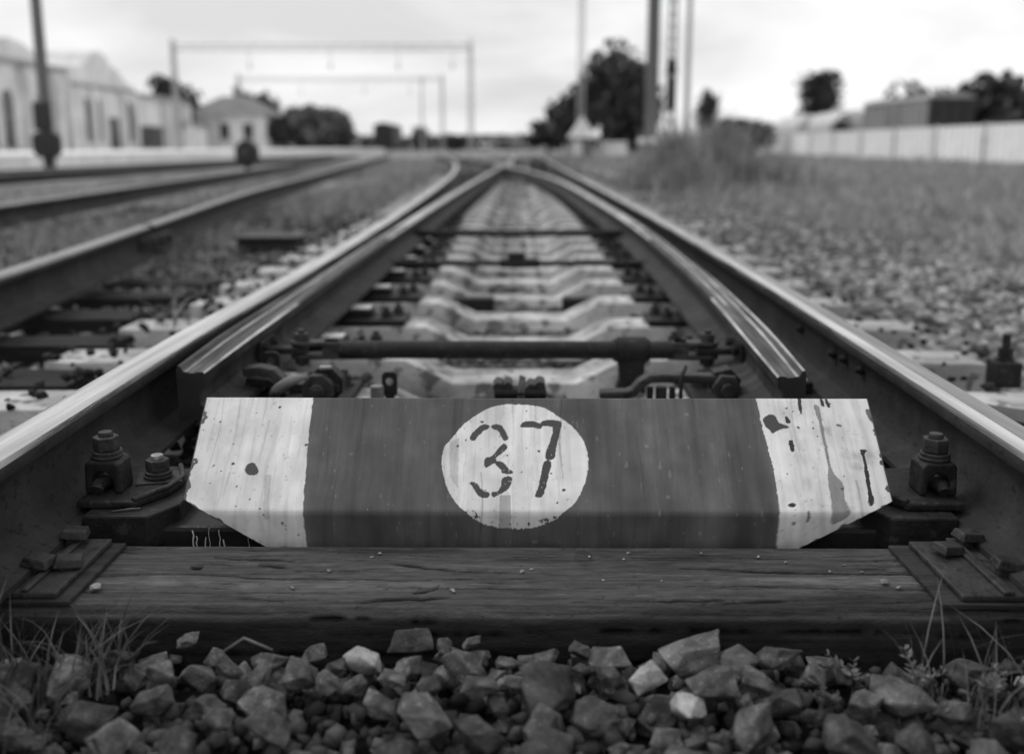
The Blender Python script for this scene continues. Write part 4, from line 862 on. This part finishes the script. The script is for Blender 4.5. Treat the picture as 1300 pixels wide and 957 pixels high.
twig([(-.70, 1.618, .044), (-.67, 1.625, .046), (-.655, 1.628, .046)], .0014, 'thin straw lying on the bearer near the left nuts')

def tree(name, label, x, y, h, wd, mat, seed, trunk=.35, n=1500, group=None, base=-.17, dens=1.0):
    rng = np.random.default_rng(seed); t = thing(name, label, 'tree' if name != 'shrub' else 'shrub', (x, y, base), group)
    zc = base + h * (1 + trunk) / 2; rz = h * (1 - trunk) / 2
    wd *= 1.22; nb = 30; cl = []
    for i in range(nb):
        d = rng.normal(size=3); d /= np.linalg.norm(d); q = rng.uniform(.25, .72); cl.append((x + d[0] * wd / 2 * q, y + d[1] * wd / 2 * q, zc + d[2] * rz * q, rng.uniform(.28, .5)))
    k = rng.integers(0, nb, n); c = np.array(cl)[k]; d = rng.normal(size=(n, 3)); d /= np.linalg.norm(d, axis=1)[:, None]; rad = rng.random(n) ** .5
    p = c[:, :3] + d * (rad * c[:, 3])[:, None] * np.array([wd / 2, wd / 2, rz])
    sz = wd * rng.uniform(.035, .07, n); u = rng.normal(size=(n, 3)); u /= np.linalg.norm(u, axis=1)[:, None]; v = np.cross(u, rng.normal(size=(n, 3))); v /= np.linalg.norm(v, axis=1)[:, None]
    V = np.stack([p - u * sz[:, None], p + v * sz[:, None] * .6, p + u * sz[:, None], p - v * sz[:, None] * .6], 1) - np.array([x, y, base])
    F_ = np.arange(n * 4).reshape(n, 4)
    finish('crown', np_mesh('crown', V.reshape(-1, 3), F_, {'tone': np.repeat(.6 + .8 * rng.random(n), 4)}), mat, t)
    mb = MB(); mb.tube([(x, y, base), (x + wd * .02, y, base + h * .3), (x - wd * .01, y, base + h * .62)], [wd * .045, wd * .035, wd * .015], 8)
    for i in range(5):
        a = i * 1.26; mb.tube([(x, y, base + h * (.28 + .06 * i)), (x + math.cos(a) * wd * .18, y + math.sin(a) * wd * .18, base + h * (.45 + .06 * i)), (x + math.cos(a) * wd * .3, y + math.sin(a) * wd * .3, base + h * (.58 + .05 * i))], [wd * .02, wd * .013, wd * .005], 6)
    mb.build('trunk', 'bark', t, smooth=True); return t
tree('tree', 'dark tall tree left of the thick pole, behind the white hut', 9.0, 98, 10.2, 6.2, 'leaf', 1, .04, 4200)
tree('tree', 'second dark crown right up against the thick pole', 11.2, 100, 9.6, 5.6, 'leaf', 21, .04, 3400)
tree('tree', 'round darker tree directly behind the white hut', 5.6, 108, 7.6, 5.0, 'leaf', 2, .05, 3000)
tree('tree', 'low bushy tree at the end of the tracks left of the hut', 3.2, 115, 4.2, 5.2, 'leaf', 3, .05, 1500)
tree('tree', 'tree between the station building and the small house', -35.5, 104, 8.0, 5.2, 'leaf', 4, .3, 1800)
tree('tree', 'broad dome shaped tree right of the small house', -23.6, 118, 6.2, 9.0, 'leaf_pale', 5, .02, 5000)
tree('tree', 'small dark tree at the left foot of the dome shaped tree', -27.6, 112, 4.2, 3.2, 'leaf', 6, .2, 1200)
tree('tree', 'dark tree behind the small house, showing over its roof', -33.0, 128, 8.2, 6, 'leaf', 7, .3, 1600)
tree('tree', 'dark isolated tree standing above the tank wagons on the right', 35.0, 120, 10.4, 5.4, 'leaf', 8, .25, 1700)
tree('tree', 'pale tree right of the thin pole on the right', 20.5, 112, 7.6, 3.4, 'leaf', 9, .2, 1200)
tree('tree', 'dark bushy tree behind the dark end of the goods wagon', 34.6, 86, 6.6, 7, 'leaf', 10, .05, 1600)
tree('tree', 'wide tree right of the goods wagon above the fence', 38.0, 82, 7.0, 7.5, 'leaf', 11, .05, 1700)
tree('tree', 'darkest tree at the right edge above the fence', 42.5, 81, 7.0, 5.5, 'leaf', 12, .05, 1600)
tree('tree', 'small dark tree right of the distant wagon on the left', -14.9, 150, 4.2, 3.0, 'leaf', 13, .05, 1000)
tree('tree', 'low dark tree at the far end between the gantry legs', -10.5, 155, 2.8, 5.0, 'leaf', 14, .03, 1000)
tree('shrub', 'grey shrub in the tall grass behind the dark post', 17.3, 80, 3.2, 5.0, 'leaf_pale', 15, .02, 1200)
tree('shrub', 'dark shrub between tank wagon and goods wagon', 26.4, 83.5, 3.7, 2.2, 'leaf', 16, .02, 900)
# far line of woods
rng = np.random.default_rng(77); n = 9000; u = rng.uniform(-70, 75, n); hh = 2.2 + 1.8 * fbm(u * .12, u * 0, 8); p = np.stack([u, 215 + rng.uniform(0, 14, n), rng.random(n) ** .8 * hh - .2], 1)
sz = rng.uniform(.2, .5, n)[:, None]; uu = rng.normal(size=(n, 3)); uu /= np.linalg.norm(uu, axis=1)[:, None]; vv = np.cross(uu, rng.normal(size=(n, 3))); vv /= np.linalg.norm(vv, axis=1)[:, None]
V = np.stack([p - uu * sz, p + vv * sz, p + uu * sz, p - vv * sz], 1).reshape(-1, 3)
o = finish('far_woods', np_mesh('far_woods', V, np.arange(n * 4).reshape(n, 4), {'tone': np.repeat(.7 + .6 * rng.random(n), 4)}), 'leaf', kind='stuff'); o['label'] = 'low dark line of trees along the horizon'; o['category'] = 'woods'

# ------------------------------------------------------------------ station building (left)
st = thing('station_building', 'long pale station building with gable and tall windows on the left', 'building', (-33, 78, .3))
XF = -33.0
mb = MB(); mb.box(-45, XF, 52, 74.3, .3, 5.9); mb.box(-45, XF, 74.3, 86.4, .3, 5.5); mb.box(-45, XF, 86.4, 100.5, .3, 4.8); mb.build('wall', 'plaster', st)
mb = MB(); mb.prism([(74.0, .3), (86.6, .3), (86.6, 5.5), (84.6, 5.8), (83.4, 6.6), (81.8, 6.9), (81.2, 7.5), (79.6, 7.9), (78.0, 7.5), (77.4, 6.9), (75.8, 6.5), (74.0, 6.3)], 'x', XF - 4, XF + .35); mb.build('gable', 'plaster', st)
mb = MB(); mb.prism([(61.5, 6.0), (70.5, 6.0), (69.5, 6.7), (67.6, 7.3), (66.0, 7.5), (64.4, 7.3), (62.5, 6.7)], 'x', XF - 2, XF + .3); mb.build('gable', 'plaster', st)
for (y0, y1, z) in ((52, 73.8, 5.9), (86.8, 100.6, 4.8)):
    mb = MB(); mb.box(-45.3, XF + .4, y0 - .2, y1 + .0, z, z + .3); mb.build('cornice', 'plaster_grey', st)
    mb = MB(); mb.prism([(XF + .35, z + .3), (-39, z + 1.3), (-45, z + .3)], 'y', y0, y1); mb.build('roof', 'roof', st)
mb = MB(); mb.box(XF + .36, XF + .5, 74.2, 86.5, 5.0, 5.25); mb.build('cornice', 'plaster_grey', st)
def window(parent, x, y0, y1, z0, z1, arch=False):
    mb = MB()
    pr = [(y0, z0), (y1, z0), (y1, z1)] + ([((y0 + y1) / 2 + (y1 - y0) / 2 * math.cos(t_), z1 + (y1 - y0) / 2 * math.sin(t_)) for t_ in np.linspace(.3, math.pi - .3, 6)] if arch else []) + [(y0, z1)]
    mb.prism(pr, 'x', x + .02, x + .06); w_ = mb.build('window', 'glass', parent)
    mb = MB(); mb.box(x + .02, x + .14, y0 - .18, y1 + .18, z0 - .22, z0 - .01); mb.build('sill', 'plaster_grey', w_)
    mb = MB(); mb.box(x + .06, x + .10, (y0 + y1) / 2 - .05, (y0 + y1) / 2 + .05, z0, z1); mb.box(x + .06, x + .10, y0, y1, z0 + (z1 - z0) * .62, z0 + (z1 - z0) * .62 + .08); mb.build('glazing_bar', 'plaster_grey', w_)
for y in (54, 57, 60, 62.6, 64.9, 68.3, 70.1, 72.4): window(st, XF, y, y + 1.35, .6, 3.6, True)
for y in (75.8, 78.1, 84.3): window(st, XF + .33, y, y + 1.4, 1.2, 3.6, True)
for y in (94.4, 97.4): window(st, XF, y, y + 1.2, 1.1, 3.1, True)
mb = MB(); mb.box(XF + .36, XF + .42, 80.7, 82.7, .45, 2.9); d_ = mb.build('door', 'glass', st); mb = MB(); mb.box(XF + .42, XF + .46, 81.65, 81.75, .45, 2.9); mb.build('door_mullion', 'plaster_grey', d_)
mb = MB(); mb.box(XF + .02, XF + .06, 87.8, 93.4, .45, 2.4); d_ = mb.build('gate', 'glass', st)
for i in range(6):
    mb = MB(); mb.box(XF + .06, XF + .1, 87.8 + 1.1 * i, 87.9 + 1.1 * i, .45, 2.4); mb.build('gate_mullion', 'plaster_grey', d_)
for y in (52.4, 59, 67.6, 71.9, 75.2, 77.6, 83.5, 86.0, 94.0, 96.4, 99.6):
    zt = 5.0 if 74 < y < 86.5 else (5.7 if y < 74 else 4.6); mb = MB(); mb.box(XF + .02, XF + .72, y - .3, y + .3, .3, zt); mb.build('pilaster', 'plaster', st)
mb = MB(); mb.cyl((XF - 2, 72.5, 6), (XF - 2, 72.5, 7.4), .4, n=10); mb.build('chimney', 'roof', st)
# small hipped house
h2 = thing('small_house', 'small pale house with a dark hipped roof and chimney on the left', 'house', (-31, 112, .2))
mb = MB(); mb.box(-35.2, -27.4, 108, 118, .2, 3.9); mb.build('wall', 'plaster', h2)
mb = MB(); mb.add([(-35.8, 107.4, 3.9), (-26.8, 107.4, 3.9), (-26.8, 118.6, 3.9), (-35.8, 118.6, 3.9), (-32.6, 111.5, 6.0), (-30, 111.5, 6.0), (-30, 114.5, 6.0), (-32.6, 114.5, 6.0)], [(0, 1, 5, 4), (1, 2, 6, 5), (2, 3, 7, 6), (3, 0, 4, 7), (4, 5, 6, 7), (0, 3, 2, 1)]); rf = mb.build('roof', 'roof', h2)
mb = MB(); mb.box(-31.6, -30.9, 112.6, 113.3, 5.7, 7.1); mb.build('chimney', 'roof', rf)
for x in (-34.2, -31.9, -29.4):
    mb = MB(); mb.box(x, x + 1.0, 107.93, 107.98, 1.5, 3.0); w_ = mb.build('window', 'glass', h2); mb = MB(); mb.box(x - .1, x + 1.1, 107.86, 107.99, 1.3, 1.48); mb.build('sill', 'plaster_grey', w_)
mb = MB(); mb.box(-27.39, -27.33, 110, 111, 1.5, 3.0); mb.build('window', 'glass', h2)
an = thing('annex', 'low pale annex wall joining station building and small house', 'building', (-34, 101, .2)); mb = MB(); mb.box(-38, -32.6, 98.5, 106, .2, 2.6); mb.build('wall', 'plaster', an); mb = MB(); mb.box(-38.2, -32.3, 98.3, 106.2, 2.6, 2.8); mb.build('roof', 'plaster_grey', an)
# platform
pf = thing('platform', 'low pale concrete platform along the station building', 'platform', (-15, 50, -.17))
for i in range(24):
    y0 = 14 + i * 4; mb = MB(); mb.box(-15.0, -14.75, y0 + .01, y0 + 3.99, -.17, .42); mb.build('edge_block', 'concrete_pale', pf, bevel=.02)
mb = MB(); mb.box(-33, -15.0, 14, 110, -.17, .40); mb.build('paving', 'concrete_pale', pf)
# ------------------------------------------------------------------ overhead line gantries
def gantry(xa, xb, y, h, label, drop):
    t = thing('gantry', label, 'gantry', ((xa + xb) / 2, y, -.17))
    for x in (xa, xb):
        mb = MB()
        for sx in (-1, 1):
            for sy in (-1, 1): mb.cyl((x + sx * .17, y + sy * .17, -.17), (x + sx * .12, y + sy * .12, h + .4), .04, n=6)
        for k in range(int(h / .8)):
            z = k * .8; q = .17 - .05 * z / h
            for sy in (-1, 1):
                mb.cyl((x - q, y + sy * q, z), (x + q, y + sy * q, z + .8), .03, n=5); mb.cyl((x + q, y + sy * q, z), (x - q, y + sy * q, z + .8), .022, n=5)
            for sx in (-1, 1): mb.cyl((x + sx * q, y - q, z), (x + sx * q, y + q, z + .8), .03, n=5)
        mb.build('leg', 'mast', t)
    mb = MB()
    for dz in (0, .38):
        for dy in (-.15, .15): mb.cyl((xa, y + dy, h - dz), (xb, y + dy, h - dz), .028, n=6)
    k = xa
    while k < xb - .6:
        for dy in (-.15, .15): mb.cyl((k, y + dy, h), (k + .6, y + dy, h - .38), .014, n=5); mb.cyl((k + .6, y + dy, h - .38), (k + 1.2, y + dy, h), .014, n=5)
        k += 1.2
    mb.build('truss', 'mast', t)
    for x in drop:
        mb = MB(); mb.cyl((x, y, h - .38), (x, y, h - 1.4), .025, n=6); mb.cyl((x, y, h - 1.4), (x, y, h - 1.75), .09, n=8); mb.build('insulator', 'mast', t)
gantry(-25.6, -3.65, 76, 8.0, 'nearer overhead line gantry spanning the tracks with lattice legs', (-20, -14, -9, -5))
gantry(-30.8, -8.5, 112, 8.0, 'farther overhead line gantry seen below the nearer one', (-24, -17, -12))
# ------------------------------------------------------------------ poles and masts
def pole(x, y, h, r0, r1, label, mat='pole', arm=True, base=-.17):
    t = thing('pole', label, 'pole', (x, y, base)); mb = MB(); mb.cyl((x, y, base), (x, y, h), r0, r1, n=16); rounded(mb.build('shaft', mat, t))
    if arm:
        mb = MB(); mb.box(x - .7, x + .7, y - .05, y + .05, h - .6, h - .48); mb.build('crossarm', 'mast', t)
        for dx in (-.6, 0, .6):
            mb = MB(); mb.cyl((x + dx, y, h - .48), (x + dx, y, h - .3), .05, .03, n=8); mb.build('insulator', 'plaster', t)
    return t
tp = pole(-13.2, 28.3, 9, .17, .12, 'tall tapering pole in front of the station building with a dark box', 'pole')
mb = MB(); mb.box(-13.42, -12.95, 28.0, 28.16, 1.1, 1.85); mb.build('signal_box', 'dark_paint', tp, bevel=.02)
mb = MB(); mb.prism([(-13.42, .92), (-13.3, 1.05), (-12.85, 1.05), (-12.72, .92), (-12.72, .52), (-12.84, .36), (-13.3, .36), (-13.42, .52)], 'y', 27.8, 28.12); mb.build('cable_box', 'dark_paint', tp, bevel=.03)
mb = MB(); mb.box(-13.16, -12.98, 27.88, 28.06, -.17, .36); mb.build('cable_box_foot', 'dark_paint', tp)
pole(5.15, 40, 10.5, .27, .22, 'thickest tall pole right of the dark trees', 'pole')
mb = MB(); mb.box(4.78, 5.5, 39.5, 40.5, -.17, .72); mb.box(4.72, 5.56, 39.4, 40.6, .72, .95); mb.box(4.66, 4.95, 39.55, 39.75, 1.5, 2.0)
pb = thing('concrete_plinth', 'square concrete plinth at the foot of the thick pole', 'plinth', (5.15, 40, -.17)); mb = MB(); mb.box(4.78, 5.52, 39.5, 40.5, -.17, .75, taper=(.95, .95)); mb.build('block', 'pole', pb, bevel=.03); mb = MB(); mb.box(4.72, 5.58, 39.4, 40.6, .75, .98); mb.build('cap', 'concrete_pale', pb, bevel=.03)
p3 = pole(8.15, 50, 9.5, .15, .12, 'slim pole, rightmost of the group of tall poles', 'mast', True)
def lattice(x, y, h, wd, label, mat='mast'):
    t = thing('lattice_mast', label, 'mast', (x, y, -.17)); mb = MB()
    for sx in (-1, 1):
        for sy in (-1, 1): mb.cyl((x + sx * wd, y + sy * wd, -.17), (x + sx * wd * .6, y + sy * wd * .6, h), .035, n=6)
    z = 0
    while z < h - .6:
        q = wd * (1 - .4 * z / h)
        for sy in (-1, 1): mb.cyl((x - q, y + sy * q, z), (x + q, y + sy * q, z + .5), .022, n=5); mb.cyl((x + q, y + sy * q, z), (x - q, y + sy * q, z + .5), .022, n=5)
        for sx in (-1, 1): mb.cyl((x + sx * q, y - q, z), (x + sx * q, y + q, z + .5), .022, n=5)
        z += .5
    mb.build('lattice', mat, t); return t
lm = lattice(6.62, 45, 10, .2, 'lattice mast with dark equipment just right of the thick pole')
mb = MB(); mb.box(6.40, 6.78, 44.5, 44.74, 2.2, 3.6); mb.build('signal_head', 'dark_paint', lm, bevel=.05); mb = MB(); mb.box(6.30, 6.82, 44.4, 44.74, 3.7, 4.4, taper=(.6, .6)); mb.build('hood', 'dark_paint', lm, bevel=.05)
lattice(5.35, 90, 16, .3, 'pale distant lattice mast above the round tree')
pole(-12.0, 125, 9, .14, .1, 'faint distant pole between the two gantries', 'mast')
# ------------------------------------------------------------------ small trackside objects
hut = thing('hut', 'tiny white trackside hut with a broad pale roof', 'hut', (4.45, 70, -.17))
mb = MB(); mb.box(3.55, 5.0, 69.3, 70.9, -.17, 1.25); mb.build('wall', 'roof', hut)
mb = MB(); mb.add([(3.3, 68.9, 1.22), (5.25, 68.9, 1.22), (5.25, 71.3, 1.22), (3.3, 71.3, 1.22), (4.28, 69.6, 2.7), (4.28, 70.6, 2.7)], [(0, 1, 4), (1, 2, 5, 4), (2, 3, 5), (3, 0, 4, 5), (0, 3, 2, 1)]); mb.build('roof', 'plaster', hut)
mb = MB(); mb.box(3.6, 4.25, 69.22, 69.29, -.1, 1.1); mb.build('door', 'plaster', hut)
cb = thing('cable_cabinet', 'low pale cabinet right of the white hut', 'cabinet', (6.5, 70, -.17)); mb = MB(); mb.box(5.7, 7.3, 69.6, 70.5, -.17, .85); mb.build('case', 'plaster', cb, bevel=.03); mb = MB(); mb.box(5.62, 7.38, 69.5, 70.6, .85, .97); mb.build('lid', 'concrete_pale', cb)
ln = thing('switch_lantern', 'dark squat switch lantern standing beside the far left track', 'lantern', (-7.55, 28, -.17))
mb = MB(); mb.cyl((-7.55, 28, -.17), (-7.55, 28, .25), .1, n=10); mb.build('stem', 'dark_paint', ln)
mb = MB(); mb.prism([(-7.80, .18), (-7.30, .18), (-7.26, .28), (-7.26, .64), (-7.45, .82), (-7.65, .82), (-7.84, .64), (-7.84, .28)], 'y', 27.8, 28.2); mb.build('case', 'dark_paint', ln, bevel=.02)
mb = MB(); mb.cyl((-7.55, 27.8, .5), (-7.55, 27.74, .5), .13, n=16); mb.build('lens', 'glass', ln)
bk = MB(); bk.box(-6.95, -6.6, 27.8, 28.1, -.17, .06, taper=(.8, .8)); o = bk.build('concrete_block', 'concrete_pale', bevel=.03, loc=(-6.8, 28, -.17)); tag(o, 'small pale concrete block right of the switch lantern', 'concrete block')
dp = thing('marker_post', 'short dark marker post in the tall grass at right', 'post', (3.55, 17.6, -.15)); mb = MB(); mb.cyl((3.55, 17.6, -.15), (3.55, 17.6, 1.0), .045, n=10); mb.build('shaft', 'dark_paint', dp); mb = MB(); mb.box(3.47, 3.63, 17.52, 17.6, .72, 1.12); mb.build('marker_board', 'dark_paint', dp, bevel=.01)
mb = MB(); mb.tube([(3.5, 17.6, 1.02), (3.42, 17.6, 1.1), (3.36, 17.6, 1.08)], .025, 6); mb.tube([(3.6, 17.6, 1.02), (3.75, 17.6, 1.06), (3.9, 17.6, 1.1)], .025, 6); mb.build('arm', 'dark_paint', dp)
db = thing('relay_box', 'small black box low in the grass right of the track', 'box', (3.75, 17.9, -.15)); mb = MB(); mb.box(3.62, 3.9, 17.0, 17.3, -.15, .28); mb.build('case', 'dark_paint', db, bevel=.02); mb = MB(); mb.box(3.6, 3.92, 16.98, 17.32, .28, .32); mb.build('lid', 'dark_paint', db)
pm = thing('point_machine', 'two dark boxes of a distant point machine right of the far rails', 'point machine', (.55, 27.5, -.1))
for x in (.38, .62):
    mb = MB(); mb.box(x - .09, x + .09, 27.3, 27.7, -.1, .32, taper=(.85, .9)); mb.build('case', 'dark_paint', pm, bevel=.02)
# ------------------------------------------------------------------ fence
fe = thing('concrete_fence', 'long pale panel fence across the field on the right', 'fence', (21, 60, -.17))
mbp = MB(); y0 = 0; prof = []
q = 0
while q < 5.25:
    for dq, dx in ((0, 0), (.42, 0), (.47, .08), (.62, .08), (.67, 0)):
        if q + dq < 5.3: prof.append((q + dq, dx))
    q += .67
prof = [(dx, yy) for yy, dx in prof]
outl = [(21.0 - a, yy) for a, yy in prof] + [(21.09, prof[-1][1]), (21.09, prof[0][1])]
mbp.prism(outl, 'z', -.17, 1.62)
first = None
for i in range(19):
    yb = 29.6 + 5.5 * i
    if first is None:
        first = mbp.build('panel', 'concrete_pale', fe); first.location = (0, yb, 0)
    else:
        c = first.copy(); C.objects.link(c); c.parent = fe; c.location = (0, yb, 0)
    mb = MB(); mb.box(20.9, 21.14, yb - .17, yb - .02, -.17, 1.7); mb.build('post', 'concrete', fe, bevel=.01)
# ------------------------------------------------------------------ wagons behind the fence
def wheels(t, xa, xb, ys, base=-.17):
    for yy in ys:
        for x in (xa, xb):
            mb = MB(); mb.cyl((x - .06, yy, base + .47), (x + .06, yy, base + .47), .47, n=20); mb.build('wheel', 'dark_paint', t)
gw = thing('goods_wagon', 'grey covered goods wagon with dark end wall behind the fence', 'wagon', (28.4, 74, -.17))
mb = MB(); mb.box(27.0, 29.9, 67.6, 80.5, 1.0, 3.75); mb.build('body', 'wagon', gw)
mb = MB(); mb.box(26.98, 29.92, 67.5, 67.59, 1.0, 3.75); ew = mb.build('end_wall', 'dark_paint', gw)
for x in (27.5, 28.4, 29.3):
    mb = MB(); mb.box(x - .06, x + .06, 67.42, 67.5, 1.0, 3.75); mb.build('end_rib', 'dark_paint', ew)
mb = MB(); mb.prism([(26.9, 3.75), (30.0, 3.75), (29.6, 4.05), (28.45, 4.25), (27.3, 4.05)], 'y', 67.4, 80.7); mb.build('roof', 'wagon', gw)
for i in range(13):
    mb = MB(); mb.box(26.92, 27.0, 67.7 + i, 67.8 + i, 1.0, 3.75); mb.build('side_rib', 'wagon', gw)
mb = MB(); mb.box(26.93, 26.995, 72.5, 75.5, 1.1, 3.5); mb.build('door', 'roof', gw)
mb = MB(); mb.box(27.1, 29.8, 67.6, 80.5, .7, 1.0); mb.build('underframe', 'dark_paint', gw); wheels(gw, 27.7, 29.2, (69, 70.8, 77.2, 79))
def tank_wagon(y0, label):
    t = thing('tank_wagon', label, 'wagon', (28.4, y0, -.17)); mb = MB(); pts_ = []; rs = []
    for q in np.linspace(0, 1, 7): pts_.append((28.4, y0 + .5 * q, 2.3)); rs.append(1.4 * math.sin(math.acos(1 - q) if q < 1 else math.pi / 2))
    rs[0] = .15
    pts_ += [(28.4, y0 + 9.5, 2.3)]; rs += [1.4]
    for q in np.linspace(.2, 1, 5): pts_.append((28.4, y0 + 9.5 + .5 * q, 2.3)); rs.append(max(.15, 1.4 * math.sqrt(max(0, 1 - q * q))))
    mb.tube(pts_, rs, 24); rounded(mb.build('tank', 'tank', t), 50)
    mb = MB(); mb.cyl((28.4, y0 + 5, 3.6), (28.4, y0 + 5, 3.95), .55, n=16); mb.build('dome', 'tank', t)
    mb = MB(); mb.box(27.2, 29.6, y0 - .3, y0 + 10.3, .65, .98); mb.build('underframe', 'dark_paint', t); wheels(t, 27.7, 29.2, (y0 + 1, y0 + 2.8, y0 + 7.2, y0 + 9))
tank_wagon(86, 'pale tank wagon behind the fence next to the goods wagon')
tank_wagon(99, 'second pale tank wagon, farther left behind the fence')
dw = thing('open_wagon', 'dark low open wagon at the left end of the train behind the fence', 'wagon', (28.4, 116, -.17)); mb = MB(); mb.box(27, 29.9, 111.5, 123, .9, 3.1); mb.build('body', 'dark_paint', dw); wheels(dw, 27.7, 29.2, (113, 121))
for i in range(9):
    mb = MB(); mb.box(26.9, 27, 112 + 1.3 * i, 112.15 + 1.3 * i, .9, 3.1); mb.build('side_rib', 'dark_paint', dw)
fw = thing('goods_wagon', 'dark goods wagon seen end on, far up the left tracks', 'wagon', (-20.2, 150, -.17))
mb = MB(); mb.prism([(-21.6, .8), (-18.8, .8), (-18.8, 3.6), (-19.4, 4.0), (-20.2, 4.1), (-21.0, 4.0), (-21.6, 3.6)], 'y', 150, 162); mb.build('body', 'dark_paint', fw)
mb = MB(); mb.box(-21.3, -19.1, 149.7, 150, .5, .9); mb.build('buffer_beam', 'dark_paint', fw); wheels(fw, -20.95, -19.45, (152, 160))
